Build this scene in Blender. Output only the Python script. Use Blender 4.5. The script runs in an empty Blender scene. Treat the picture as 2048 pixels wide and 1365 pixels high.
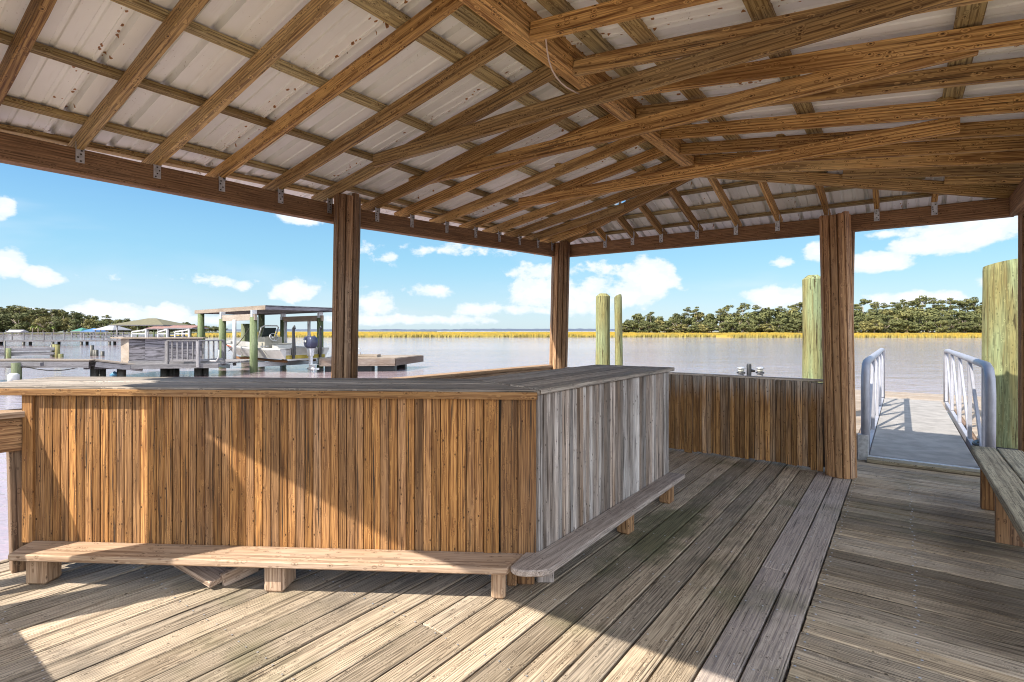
import bpy, math, random
from mathutils import Vector, Matrix, noise as mnoise
V = Vector
C = bpy.context.scene.collection
EYE = 1.45
WATER = -0.55
TH = math.radians(36.6)
SU, CU = math.sin(TH), math.cos(TH)
def P(u, w, z=0.0):
    """pavilion coordinates (u away along the side eaves, w across to the right) to world"""
    return V((SU*u + CU*w, CU*u - SU*w, z))
UD = P(1, 0, 0); WD = P(0, 1, 0); ZD = V((0, 0, 1))

# ------------------------------------------------------------------ nodes
class NT:
    def __init__(s, nt):
        s.nt = nt; s.n = nt.nodes; s.l = nt.links
    def node(s, t, **kw):
        nd = s.n.new(t)
        for k, v in kw.items(): setattr(nd, k, v)
        return nd
    def put(s, sock, val):
        if isinstance(val, bpy.types.NodeSocket): s.l.new(val, sock)
        elif isinstance(val, (tuple, list)) and len(val) == 3 and sock.type == 'RGBA': sock.default_value = (*val, 1)
        else: sock.default_value = val
    def m(s, op, a, b=None, c=None, clamp=False):
        nd = s.node('ShaderNodeMath', operation=op, use_clamp=clamp)
        s.put(nd.inputs[0], a)
        if b is not None: s.put(nd.inputs[1], b)
        if c is not None: s.put(nd.inputs[2], c)
        return nd.outputs[0]
    def vm(s, op, a, b=None):
        nd = s.node('ShaderNodeVectorMath', operation=op)
        s.put(nd.inputs[0], a)
        if b is not None: s.put(nd.inputs[1], b)
        return nd.outputs['Value'] if op in ('LENGTH', 'DOT_PRODUCT', 'DISTANCE') else nd.outputs[0]
    def noise(s, vec, scale=1.0, detail=2.0, rough=0.5, dist=0.0, out='Fac'):
        nd = s.node('ShaderNodeTexNoise')
        s.put(nd.inputs['Vector'], vec); nd.inputs['Scale'].default_value = scale
        nd.inputs['Detail'].default_value = detail; nd.inputs['Roughness'].default_value = rough
        nd.inputs['Distortion'].default_value = dist
        return nd.outputs[out]
    def vor(s, vec, scale=1.0, feature='F1', out='Distance'):
        nd = s.node('ShaderNodeTexVoronoi', feature=feature)
        s.put(nd.inputs['Vector'], vec); nd.inputs['Scale'].default_value = scale
        return nd.outputs[out]
    def rng(s, v, a, b, c=0.0, d=1.0, smooth=True):
        nd = s.node('ShaderNodeMapRange', interpolation_type='SMOOTHSTEP' if smooth else 'LINEAR')
        s.put(nd.inputs['Value'], v)
        for k, x in zip(('From Min', 'From Max', 'To Min', 'To Max'), (a, b, c, d)): s.put(nd.inputs[k], x)
        return nd.outputs['Result']
    def mix(s, f, a, b, blend='MIX'):
        nd = s.node('ShaderNodeMix', data_type='RGBA', blend_type=blend)
        s.put(nd.inputs['Factor'], f)
        s.put(nd.inputs[6], a); s.put(nd.inputs[7], b)
        return nd.outputs[2]
    def sep(s, v):
        nd = s.node('ShaderNodeSeparateXYZ'); s.put(nd.inputs[0], v); return nd.outputs
    def comb(s, x, y, z):
        nd = s.node('ShaderNodeCombineXYZ')
        for i, k in enumerate((x, y, z)): s.put(nd.inputs[i], k)
        return nd.outputs[0]
    def attr(s, name, out='Fac'):
        return s.node('ShaderNodeAttribute', attribute_name=name).outputs[out]

def new_mat(name):
    m = bpy.data.materials.new(name); m.use_nodes = True
    nt = NT(m.node_tree); nt.n.clear()
    out = nt.node('ShaderNodeOutputMaterial'); b = nt.node('ShaderNodeBsdfPrincipled')
    nt.l.new(b.outputs[0], out.inputs[0])
    return m, nt, b

def bump(nt, b, h, strength=.4, dist=.002):
    bp = nt.node('ShaderNodeBump'); bp.inputs['Strength'].default_value = strength
    bp.inputs['Distance'].default_value = dist
    nt.put(bp.inputs['Height'], h); nt.put(b.inputs['Normal'], bp.outputs[0])

def wood(name, light, dark, grey=(.35,.33,.31), grey_amt=0., grey_var=.3, tone_lo=.7, tone_hi=1.2, freq=70., ring=.7, crack=.6,
         knot=.85, rough=.75, top_grey=0., moss=0., bump_s=.5, crack_col=(.03,.022,.016), stain=0., stain_col=(.075,.036,.014), hue=0., hue_col=(.30,.27,.36), wave=.03, streak=.4, crack_f=75., moss_at=None):
    m, nt, b = new_mat(name)
    g = nt.attr('grain', 'Vector'); tone = nt.attr('tone'); tone2 = nt.attr('tone_b')
    n1 = nt.noise(nt.vm('MULTIPLY', g, (.75, 5., 5.)), 1, 3, .55, out='Color')
    off = nt.vm('MULTIPLY', nt.vm('SUBTRACT', n1, (.5,.5,.5)), (0, wave, wave))
    q = nt.vm('ADD', g, off)
    kv = nt.node('ShaderNodeTexVoronoi'); nt.put(kv.inputs['Vector'], nt.vm('MULTIPLY', g, (4.2, 7.5, 7.5)))
    kd = nt.m('ADD', kv.outputs['Distance'], nt.rng(nt.sep(kv.outputs['Color'])[0], .52, .55, 1., 0.))
    s = nt.sep(q)
    r = nt.vm('LENGTH', nt.comb(0., s[1], s[2]))
    r = nt.m('ADD', r, nt.rng(kd, .05, .55, .026, 0.))
    ph = nt.m('MULTIPLY', r, freq * 6.2832)
    late = nt.m('ADD', nt.m('MULTIPLY', nt.m('SINE', ph), .5), .5)
    late = nt.m('POWER', late, 2.2)
    fib = nt.noise(nt.vm('MULTIPLY', g, (5., 230., 230.)), 1, 2, .6)
    fibd = nt.rng(fib, .35, .7)
    ck = nt.noise(nt.vm('MULTIPLY', g, (1.5, crack_f, crack_f)), 1, 4, .6)
    ckm = nt.m('MULTIPLY', nt.rng(ck, .60, .67), crack)
    patch = nt.noise(nt.vm('MULTIPLY', g, (.9, 4., 4.)), 1, 3, .6)
    f = nt.m('ADD', nt.m('MULTIPLY', late, ring), nt.m('MULTIPLY', fibd, 1-ring*.55), clamp=True)
    col = nt.mix(f, light, dark)
    gf = nt.m('ADD', nt.m('ADD', nt.m('MULTIPLY', nt.m('SUBTRACT', patch, .5), grey_var*2.2), grey_amt),
              nt.m('MULTIPLY', nt.m('SUBTRACT', tone2, .5), grey_var), clamp=True)
    if top_grey:
        pz = nt.sep(nt.node('ShaderNodeNewGeometry').outputs['Position'])[2]
        jag = nt.noise(nt.vm('MULTIPLY', g, (2., 55., 55.)), 1, 2, .5)
        zz = nt.m('ADD', pz, nt.m('MULTIPLY', nt.m('SUBTRACT', jag, .5), .5))
        gf = nt.m('MAXIMUM', gf, nt.m('MULTIPLY', nt.rng(zz, .62, .95), top_grey))
    sk = nt.noise(nt.vm('MULTIPLY', g, (.55, 20., 20.)), 1, 3, .6)
    col = nt.mix(nt.m('MULTIPLY', nt.rng(sk, .50, .72), streak), col, dark)
    gcol = nt.mix(f, grey, tuple(x*.36 for x in grey))
    col = nt.mix(gf, col, gcol)
    bright = nt.rng(tone, 0, 1, tone_lo, tone_hi, False)
    bright = nt.m('MULTIPLY', bright, nt.rng(patch, .25, .75, .85, 1.12))
    col = nt.mix(1., col, nt.comb(bright, bright, bright), 'MULTIPLY')
    if hue:
        col = nt.mix(nt.m('MULTIPLY', nt.rng(tone2, .7, .9), hue), col, hue_col)
    if stain:
        st = nt.noise(nt.vm('MULTIPLY', g, (1.1, 34., 34.)), 1, 4, .65)
        col = nt.mix(nt.m('MULTIPLY', nt.rng(st, .53, .66), stain), col, stain_col)
    if moss:
        pos = nt.node('ShaderNodeNewGeometry').outputs['Position']
        mo = nt.noise(pos, 1.1, 4, .62)
        mo2 = nt.m('MULTIPLY', nt.rng(mo, .52, .68), moss)
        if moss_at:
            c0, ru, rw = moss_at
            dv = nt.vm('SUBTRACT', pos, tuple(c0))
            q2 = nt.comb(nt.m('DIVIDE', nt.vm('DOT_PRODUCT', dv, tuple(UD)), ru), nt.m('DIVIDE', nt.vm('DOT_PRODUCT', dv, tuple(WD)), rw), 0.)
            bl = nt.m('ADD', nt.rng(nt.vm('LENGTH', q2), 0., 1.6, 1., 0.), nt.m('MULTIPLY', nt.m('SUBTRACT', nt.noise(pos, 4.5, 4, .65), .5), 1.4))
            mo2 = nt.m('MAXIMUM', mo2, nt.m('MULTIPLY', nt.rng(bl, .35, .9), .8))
        col = nt.mix(mo2, col, nt.mix(f, (.135,.13,.062), (.055,.055,.025)))
        dk = nt.noise(nt.vm('ADD', pos, (7.3, 2.1, 0)), 1.7, 5, .65)
        col = nt.mix(nt.m('MULTIPLY', nt.rng(dk, .54, .72), .45), col, (.07,.06,.05))
    col = nt.mix(nt.m('MULTIPLY', nt.rng(kd, .09, .20, 1., 0.), knot), col, tuple(x*.35 for x in dark))
    col = nt.mix(ckm, col, crack_col)
    nt.put(b.inputs['Base Color'], col)
    b.inputs['Roughness'].default_value = rough
    b.inputs['Specular IOR Level'].default_value = .25
    h = nt.m('SUBTRACT', nt.m('ADD', nt.m('MULTIPLY', late, .5), nt.m('MULTIPLY', fib, .6)), nt.m('MULTIPLY', ckm, 1.3))
    bump(nt, b, h, bump_s, .003)
    return m

def plain(name, col, rough=.5, metal=0., var=.15, scale=6., spec=.4):
    m, nt, b = new_mat(name)
    pos = nt.node('ShaderNodeTexCoord').outputs['Object']
    n = nt.noise(pos, scale, 4, .6)
    c = nt.mix(nt.rng(n, .3, .7), tuple(x*(1-var) for x in col), tuple(min(1, x*(1+var*.6)) for x in col))
    n2 = nt.noise(pos, scale*9, 3, .6)
    c = nt.mix(nt.m('MULTIPLY', nt.rng(n2, .55, .75), var), c, tuple(x*.45 for x in col))
    nt.put(b.inputs['Base Color'], c)
    b.inputs['Roughness'].default_value = rough; b.inputs['Metallic'].default_value = metal
    b.inputs['Specular IOR Level'].default_value = spec
    return m

# ------------------------------------------------------------------ mesh builder
R = random.Random(11)
class MB:
    def __init__(s):
        s.v = []; s.f = []; s.g = []; s.t = []; s.t2 = []; s.mi = []; s.sm = []
    def seed(s, tone=None, tone2=None):
        s._x = R.uniform(0, 400); s._py = R.choice((-1, 1))*R.uniform(.01, .13); s._pz = R.choice((-1, 1))*R.uniform(.03, .12)
        s._t = R.random() if tone is None else tone
        s._t2 = R.random() if tone2 is None else tone2
    def vert(s, p, l):
        s.v.append(tuple(p)); s.g.append((l[0]+s._x, l[1]+s._py, l[2]+s._pz)); s.t.append(s._t); s.t2.append(s._t2)
        return len(s.v)-1
    def face(s, idx, mi=0, smooth=False):
        s.f.append(idx); s.mi.append(mi); s.sm.append(smooth)
    def board(s, p0, p1, wid, thk, up=ZD, tone=None, tone2=None, seg=1, wob=0., anchor=0., mi=0, cut0=0., cut1=0., taper=1.):
        """box from p0 to p1; wid across, thk along up; anchor 0 centred, 1 resting on the line p0-p1, -1 hanging from it"""
        p0 = V(p0); p1 = V(p1); X = (p1-p0); L = X.length; X.normalize()
        Y = V(up).cross(X).normalized(); Z = X.cross(Y)
        s.seed(tone, tone2)
        ph = R.uniform(0, 9)
        rings = []
        for i in range(seg+1):
            a = i/seg
            ring = []
            k = 1+(taper-1)*a
            for j, (cy, cz) in enumerate(((-1,-1),(1,-1),(1,1),(-1,1))):
                dy = wob*mnoise.noise((a*L*1.7+ph, j*3.1, ph)) if wob else 0
                dz = wob*mnoise.noise((a*L*1.7+ph, j*3.1+50, ph)) if wob else 0
                y = cy*wid*k/2 + dy; z = (cz+anchor)*thk*k/2 + dz
                x = a*L
                if i == 0: x += cut0*(y/wid*2)
                if i == seg: x += cut1*(y/wid*2)
                ring.append(s.vert(p0+X*x+Y*y+Z*z, (x, y, z)))
            rings.append(ring)
        for a, b_ in zip(rings, rings[1:]):
            for j in range(4):
                k = (j+1) % 4
                s.face((a[j], a[k], b_[k], b_[j]), mi)
        s.face(tuple(reversed(rings[0])), mi); s.face(tuple(rings[-1]), mi)
        return s
    def box(s, c, size, rz=0., mi=0, tone=None):
        c = V(c); d = V((math.cos(rz), math.sin(rz), 0))
        return s.board(c-d*size[0]/2, c+d*size[0]/2, size[1], size[2], tone=tone, mi=mi)
    def prism(s, poly, z0, z1, ax=None, mi=0, tone=None, tone2=None):
        """plan polygon (world xy) extruded z0..z1; ax = grain direction"""
        s.seed(tone, tone2)
        ax = V(ax or (1,0,0)).normalized(); ay = ZD.cross(ax)
        o = V(poly[0]).to_3d() if len(poly[0]) == 2 else V(poly[0])
        A = []; B = []
        for p in poly:
            p = V((p[0], p[1], 0)); d = p-V((o.x, o.y, 0))
            A.append(s.vert((p.x, p.y, z0), (d.dot(ax), d.dot(ay), 0)))
            B.append(s.vert((p.x, p.y, z1), (d.dot(ax), d.dot(ay), z1-z0)))
        n = len(poly)
        area = sum(poly[i][0]*poly[(i+1)%n][1]-poly[(i+1)%n][0]*poly[i][1] for i in range(n))
        ccw = area > 0
        s.face(tuple(B) if ccw else tuple(reversed(B)), mi); s.face(tuple(reversed(A)) if ccw else tuple(A), mi)
        for i in range(n):
            k = (i+1) % n
            q = (A[i], A[k], B[k], B[i])
            s.face(q if ccw else tuple(reversed(q)), mi)
        return s
    def tube(s, pts, r, n=8, cap=True, mi=0, tone=None, smooth=True):
        pts = [V(p) for p in pts]; s.seed(tone)
        rs = r if isinstance(r, (list, tuple)) else [r]*len(pts)
        rings = []; L = 0
        ref = None
        for i, p in enumerate(pts):
            d = (pts[min(i+1, len(pts)-1)]-pts[max(i-1, 0)]).normalized()
            if ref is None: ref = V((0,0,1)) if abs(d.z) < .9 else V((1,0,0))
            a = (ref-d*ref.dot(d)).normalized(); b = d.cross(a); ref = a
            if i: L += (p-pts[i-1]).length
            rings.append([s.vert(p+(a*math.cos(6.28319*k/n)+b*math.sin(6.28319*k/n))*rs[i], (L, math.cos(6.28319*k/n)*rs[i], math.sin(6.28319*k/n)*rs[i])) for k in range(n)])
        for a, b in zip(rings, rings[1:]):
            for j in range(n):
                k = (j+1) % n
                s.face((a[j], a[k], b[k], b[j]), mi, smooth)
        if cap:
            s.face(tuple(reversed(rings[0])), mi); s.face(tuple(rings[-1]), mi)
        return s
    def disc(s, c, r, n=6, mi=0):
        s.seed()
        s.face(tuple(s.vert((c[0]+r*math.cos(6.28319*k/n), c[1]+r*math.sin(6.28319*k/n), c[2]), (0,0,0)) for k in range(n)), mi)
    def build(s, name, mats, parent=None, bevel=0., loc=None):
        me = bpy.data.meshes.new(name)
        me.from_pydata(s.v, [], s.f)
        if not isinstance(mats, (list, tuple)): mats = [mats]
        for m in mats: me.materials.append(m)
        me.polygons.foreach_set('material_index', s.mi)
        me.polygons.foreach_set('use_smooth', s.sm)
        a = me.attributes.new('grain', 'FLOAT_VECTOR', 'POINT'); a.data.foreach_set('vector', [x for q in s.g for x in q])
        a = me.attributes.new('tone', 'FLOAT', 'POINT'); a.data.foreach_set('value', s.t)
        a = me.attributes.new('tone_b', 'FLOAT', 'POINT'); a.data.foreach_set('value', s.t2)
        me.update()
        o = bpy.data.objects.new(name, me); C.objects.link(o)
        if loc: o.location = loc
        if parent is not None: adopt(o, parent)
        if bevel:
            md = o.modifiers.new('bevel', 'BEVEL'); md.width = bevel; md.segments = 1; md.limit_method = 'ANGLE'; md.angle_limit = 1.0
            md.harden_normals = False
        return o
def adopt(o, parent):
    """parent keeping the world coordinates the mesh was written in"""
    o.parent = parent
    off = parent.location if parent.parent is None and parent.type == 'EMPTY' else V((0,0,0))
    o.matrix_parent_inverse = Matrix.Translation(-off)
def thing(name, label, cat, loc=(0,0,0), group=None):
    o = bpy.data.objects.new(name, None); C.objects.link(o); o.location = loc
    o.empty_display_size = .2
    o['label'] = label; o['category'] = cat
    if group: o['group'] = group
    return o
def tag(o, label, cat, group=None):
    o['label'] = label; o['category'] = cat
    if group: o['group'] = group
    return o
def kind(o, k):
    o['kind'] = k; return o
def px(x, y, Z):
    """point at depth Z seen at photo pixel x, y (measured positions)"""
    return V(((x-1024)/1050*Z, Z, EYE-(y-661)/1050*Z))
# ------------------------------------------------------------------ materials
M = {}
M['beam'] = wood('beam_wood', (.60,.365,.130), (.150,.064,.018), grey=(.50,.41,.22), grey_amt=.06, grey_var=.6, tone_lo=.66, tone_hi=1.3, freq=60, ring=.6, crack=.7, knot=.95, rough=.6, wave=.028, streak=.6)
M['header'] = wood('header_wood', (.36,.20,.095), (.12,.06,.03), grey=(.26,.20,.14), grey_amt=.1, grey_var=.3, tone_lo=.8, tone_hi=1.1, freq=60, ring=.45, crack=.35, knot=.8, rough=.7)
M['purlin'] = wood('purlin_wood', (.50,.36,.15), (.17,.09,.03), grey=(.52,.47,.27), grey_amt=.3, grey_var=.5, tone_lo=.7, tone_hi=1.15, freq=60, ring=.6, crack=.6, rough=.7)
M['post'] = wood('post_wood', (.52,.30,.145), (.15,.068,.03), grey=(.48,.41,.35), grey_amt=.12, grey_var=.6, tone_lo=.55, tone_hi=1.2, freq=60, ring=.55, crack=.6, rough=.75)
M['front'] = wood('cedar_board', (.47,.235,.075), (.125,.046,.014), grey=(.35,.225,.14), grey_amt=.1, grey_var=.55, tone_lo=.62, tone_hi=1.28, freq=95, ring=.38, crack=.95, knot=.95, rough=.7, stain=.85, wave=.024, streak=.55)
M['side'] = wood('silvered_board', (.46,.33,.235), (.115,.073,.048), grey=(.66,.605,.565), grey_amt=.6, grey_var=.8, tone_lo=.42, tone_hi=1.2, freq=95, ring=.35, wave=.018, streak=.6, crack=1., knot=.9, rough=.85, stain=.95, stain_col=(.065,.048,.038))
M['wall'] = wood('wall_board', (.45,.245,.09), (.115,.046,.014), grey=(.46,.41,.36), grey_amt=.05, grey_var=.6, tone_lo=.5, tone_hi=1.25, freq=95, ring=.38, wave=.018, streak=.75, crack=1., knot=.9, rough=.8, top_grey=.85, stain=.8)
M['counter'] = wood('counter_wood', (.50,.41,.32), (.10,.078,.06), grey=(.57,.51,.45), grey_amt=.45, grey_var=.4, tone_lo=.65, tone_hi=1.2, freq=60, ring=.5, crack=.9, rough=.8)
M['edge'] = wood('counter_edge_wood', (.40,.22,.085), (.17,.075,.025), tone_lo=.8, tone_hi=1.1, grey_amt=.08, freq=50, ring=.5, crack=.4)
M['rail'] = wood('foot_rail_wood', (.46,.31,.19), (.22,.125,.065), grey=(.42,.39,.38), grey_amt=.25, grey_var=.4, tone_lo=.9, tone_hi=1.1, freq=40, ring=.5, crack=.4, rough=.75)
M['rail_grey'] = wood('grey_foot_rail_wood', (.42,.345,.29), (.17,.125,.10), grey=(.48,.415,.375), grey_amt=.3, grey_var=.4, tone_lo=.85, tone_hi=1.1, freq=26, ring=.3, crack=.1, rough=.8)
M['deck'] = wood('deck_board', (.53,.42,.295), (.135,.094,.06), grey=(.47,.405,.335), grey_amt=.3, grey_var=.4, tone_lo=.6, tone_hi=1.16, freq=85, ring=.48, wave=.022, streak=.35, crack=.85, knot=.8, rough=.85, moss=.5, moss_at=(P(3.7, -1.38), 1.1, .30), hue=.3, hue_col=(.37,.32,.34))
M['deck_side'] = wood('side_deck_board', (.56,.43,.285), (.135,.094,.055), grey=(.50,.43,.35), grey_amt=.3, grey_var=.5, tone_lo=.5, tone_hi=1.2, freq=95, ring=.45, wave=.018, streak=.55, crack=1., knot=.8, rough=.85, moss=.35)
M['bench'] = wood('bench_wood', (.42,.35,.23), (.14,.105,.065), grey=(.44,.40,.30), grey_amt=.4, grey_var=.4, freq=55, ring=.6, crack=.7, moss=.4)
M['bench_leg'] = wood('bench_leg_wood', (.33,.17,.065), (.10,.04,.015), freq=45, ring=.6, tone_lo=.8, tone_hi=1.1)
M['oldgrey'] = wood('weathered_dock_wood', (.27,.25,.24), (.11,.10,.095), grey=(.32,.31,.33), grey_amt=.5, grey_var=.4, tone_lo=.6, tone_hi=1.15, freq=40, ring=.4, crack=.5)
M['newwood'] = wood('pale_lumber', (.36,.285,.21), (.18,.13,.09), grey=(.33,.30,.28), grey_amt=.3, grey_var=.4, tone_lo=.8, tone_hi=1.1, freq=35, ring=.5, crack=.3)
M['ply'] = wood('weathered_plywood', (.20,.185,.20), (.035,.03,.032), grey=(.22,.21,.24), grey_amt=.4, grey_var=.4, freq=7, ring=.9, wave=.6, crack=.2, tone_lo=.8, tone_hi=1.1)
M['pile'] = wood('treated_piling', (.285,.235,.085), (.095,.082,.03), grey=(.22,.265,.14), grey_amt=.4, grey_var=1.1, tone_lo=.85, tone_hi=1.1, freq=22, ring=.35, stain=.55, stain_col=(.12,.085,.03), crack=1., crack_f=17., knot=.6, rough=.85, crack_col=(.05,.04,.015))
M['pile_green'] = wood('green_piling', (.14,.18,.075), (.055,.075,.03), grey=(.19,.20,.13), grey_amt=.3, grey_var=.7, freq=20, ring=.25, crack=.6)
M['pile_dark'] = plain('wet_piling', (.055,.05,.04), .5, var=.4, scale=3)
M['galv'] = plain('galvanized', (.55,.56,.58), .45, .7, .25, 30)
M['alu'] = plain('aluminium', (.36,.36,.40), .5, .4, .10, 8)
M['alu_plate'] = plain('gangway_plate', (.27,.25,.23), .75, .1, .22, 5)
M['white'] = plain('white_gelcoat', (.40,.39,.37), .4, 0, .1, 3)
M['cream'] = plain('cream_gelcoat', (.31,.29,.24), .45, 0, .1, 3)
M['black'] = plain('black_plastic', (.02,.02,.022), .4, 0, .2, 8)
M['cowl'] = plain('outboard_blue', (.035,.04,.075), .35, 0, .1, 4)
M['olive'] = plain('stained_hull', (.30,.23,.035), .5, 0, .3, 5)
M['glass'] = plain('tinted_screen', (.03,.04,.04), .08, 0, .05, 3)
M['pvc'] = plain('white_pvc', (.43,.42,.41), .45, 0, .1, 4)
M['roof_olive'] = plain('olive_roof', (.13,.115,.065), .7, 0, .12, 2)
M['roof_grey'] = plain('grey_roof', (.28,.27,.28), .6, 0, .1, 2)
M['roof_blue'] = plain('blue_roof', (.06,.15,.32), .5, 0, .1, 2)
M['roof_green'] = plain('green_roof', (.06,.17,.12), .5, 0, .1, 2)
M['roof_red'] = plain('rusty_roof', (.24,.13,.10), .6, 0, .15, 2)
M['cable'] = plain('pale_cable', (.62,.52,.44), .5, 0, .05, 8)
M['lamp'] = plain('lamp_glass', (.55,.53,.45), .15, 0, .1, 20)
M['blue'] = plain('blue_float', (.08,.25,.42), .4, 0, .2, 5)
M['dockbrown'] = wood('brown_dock_wood', (.22,.14,.095), (.08,.048,.03), grey=(.26,.23,.21), grey_amt=.3, grey_var=.5, freq=40, ring=.5, crack=.5)
M['mud'] = plain('dried_mud', (.36,.24,.09), .95, 0, .3, 40)

def metal_sheet():
    m, nt, b = new_mat('roof_metal')
    g = nt.attr('grain', 'Vector')
    n = nt.noise(g, 1.2, 4, .6)
    col = nt.mix(nt.rng(n, .3, .7), (.80,.81,.79), (.88,.89,.87))
    st = nt.noise(nt.vm('MULTIPLY', g, (2.5, 30., 1.)), 1, 3, .6)
    col = nt.mix(nt.m('MULTIPLY', nt.rng(st, .54, .78), .25), col, (.55,.51,.44))
    # rust spots along a few lines of screws
    s = nt.sep(g)
    line = nt.m('PINGPONG', s[1], .915/2)
    near = nt.rng(line, .0, .10, 1., 0.)
    vd = nt.node('ShaderNodeTexVoronoi'); nt.put(vd.inputs['Vector'], nt.vm('MULTIPLY', g, (6.5, 11., 6.5)))
    jit = nt.noise(g, 60, 3, .7)
    dd = nt.m('ADD', vd.outputs['Distance'], nt.m('MULTIPLY', nt.m('SUBTRACT', jit, .5), .35))
    pick = nt.sep(vd.outputs['Color'])
    big = nt.rng(pick[0], .55, .99, .05, .46)
    spot = nt.m('MULTIPLY', nt.m('LESS_THAN', dd, big), nt.m('GREATER_THAN', nt.m('ADD', pick[1], nt.m('MULTIPLY', near, .82)), 1.10))
    fine = nt.vor(nt.vm('MULTIPLY', g, (40., 60., 40.)), 1.0)
    fsp = nt.m('MULTIPLY', nt.m('LESS_THAN', fine, .13), nt.rng(nt.noise(g, 3.1, 2), .5, .62))
    rim = nt.mix(nt.rng(dd, .0, .22), (.05,.022,.012), (.32,.15,.055))
    col = nt.mix(spot, col, rim)
    col = nt.mix(nt.m('MULTIPLY', fsp, .45), col, (.22,.13,.07))
    nt.put(b.inputs['Base Color'], col)
    b.inputs['Roughness'].default_value = .42; b.inputs['Specular IOR Level'].default_value = .4
    bump(nt, b, nt.noise(g, 5, 3, .5), .25, .01)
    return m
M['sheet'] = metal_sheet()

# ------------------------------------------------------------------ deck
def deck():
    mb = MB(); T = .038; gap = .0095; wd = .142
    # planks along u, left of the seam
    w = -.40 - wd/2
    k = 0
    while w > -4.52:
        cuts = [-7.5, -2.6] + sorted(R.uniform(-1.5, 6.2) for _ in range(R.choice((0, 0, 1)))) + [6.20 if w > -.9 else 6.52]  # run behind the camera is added unseen, bounces sunlight under the roof
        t2 = .95 if k in (0, 1) else (.05+R.random()*.62)
        for a, b_ in zip(cuts, cuts[1:]):
            z = -T + R.uniform(-.002, .002)
            mb.board(P(a+.003, w, z), P(b_-.003, w, z+R.uniform(-.001, .001)), wd-R.uniform(0, .004), T, anchor=1, seg=10, wob=.0022,
                     tone=(.62 if k == 0 else .5 if k == 1 else R.random()), tone2=t2)
        w -= wd+gap; k += 1
    # planks along w, right of the seam and beyond the wall
    u = -7.5; k = 0
    while u < 7.16:
        w0 = -.392 if u < 6.25 else -1.2
        if u > 6.25 and u < 6.6: w0 = -.9
        mb.board(P(u, w0+R.uniform(-.002, .004)-(.03 if k == 62 else 0), -T-.004+R.uniform(-.003, .002)), P(u, 3.0 if u < 6.3 else 1.3, -T-.004+R.uniform(-.003, .003)), wd-R.uniform(0, .006), T, anchor=1, seg=8, wob=.003, mi=1,
                 tone=(.95 if 6.1 < u < 6.5 else R.random()))
        u += wd+gap; k += 1
    # joists and skirt under the deck
    for uu in [x*.6-7.2 for x in range(24)]:
        mb.board(P(uu, -4.5, -.045), P(uu, 2.9 if uu < 6.3 else 1.25, -.045), .04, .19, anchor=-1, tone=.1)
    mb.board(P(-7.5, -4.54, 0), P(6.5, -4.54, 0), .04, .22, anchor=-1)
    # screw heads
    for uu in [x*.6-.6 for x in range(12)]:
        w = -.40-wd/2
        while w > -4.5:
            for d in (-.04, .04):
                mb.disc(P(uu+R.uniform(-.012, .012), w+d+R.uniform(-.008, .008), .0045), .0052, mi=2)
            w -= wd+gap
    u = -.07
    while u < 6.2:
        for ww in (-.36, .06, .66, 1.27):
            for d in (-.04, .04):
                p = P(u+d, ww+R.uniform(-.012, .012), .0015)
                p.z = .003; mb.disc(p, .0062, mi=2)
        u += wd+gap
    return kind(mb.build('deck', [M['deck'], M['deck_side'], M['galv']], bevel=.004), 'structure')
deck()

# ------------------------------------------------------------------ pavilion
pav = thing('pavilion', 'open timber pavilion with rusty corrugated metal roof over the wooden deck', 'pavilion', P(3, -1.7, 0))
A_ = (-.10, -4.31, 2.455); B_ = (2.92, -4.11, 2.412); C_ = (6.40, -3.89, 2.48)
D_ = (6.37, -.55, 2.456); R_ = (6.35, .80, 2.456); F_ = (-.02, .80, 2.57)
BH = .165
def beam(p, q, n=6):
    a = P(*p); b = P(*q)
    MB().board(a, b, .09, BH, anchor=1, seg=n, wob=.005, tone=.5).build('beam', M['header'], pav, .006)
beam(A_, B_); beam(B_, C_); beam(C_, D_); beam(D_, R_); beam(R_, F_); beam(F_, A_)
MB().board(P(-.115, -4.3, 2.62), P(-.03, .8, 2.73), .03, .15, anchor=1).build('fascia', M['header'], pav)  # added board out of view, blocks sun leaking over the front beam
MB().board(P(-.1, 1.0, 2.60), P(6.4, 1.0, 2.60), .03, .16, anchor=1).build('fascia', M['header'], pav)

SL, SR, SH = .176, .140, .38
RW = -1.68
def zl(w): return 2.60 + SL*(w+4.15)
ZR = zl(RW)
def zr(w): return ZR - SR*(w-RW)
E1 = (5.33, -1.66, 3.00); E0 = (.95, -1.68, 3.00)
def zb(u): return 2.615 + .36*(6.40-u)
def zf(u): return 2.615 + .36*(u+.10)
RH = .098
def rafter(p, q, bracket=None, wob=.007, name='rafter', thk=.042, h=RH, mat='beam'):
    a = P(*p); b = P(*q)
    o = MB().board(a, b, thk, h, anchor=1, seg=9, wob=wob).build(name, M[mat], pav, .005)
    if bracket:
        c, d, n = bracket   # point on the beam face, direction along the beam, inward normal
        mb = MB()
        mb.board(c-ZD*.055+n*.003, c+ZD*.075+n*.003, .045, .004, up=n, mi=0)
        mb.board(c+d*.02+ZD*.03+n*.005, c+d*.02+ZD*.12+n*.005, .03, .004, up=d)
        for k in range(5):
            q_ = c+d*R.uniform(-.014, .014)+ZD*(-.045+.022*k)+n*.006
            mb.board(q_, q_+n*.004, .009, .009, up=d, mi=1)
        mb.build('bracket', [M['galv'], M['pile_dark']], o)
    return o
def lerp(a, b, t): return tuple(x+(y-x)*t for x, y in zip(a, b))
def on_beam_left(u):
    p = lerp(A_, B_, (u-A_[0])/(B_[0]-A_[0])) if u < B_[0] else lerp(B_, C_, (u-B_[0])/(C_[0]-B_[0]))
    return P(u, p[1]+.047, p[2]+BH*.78)
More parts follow.
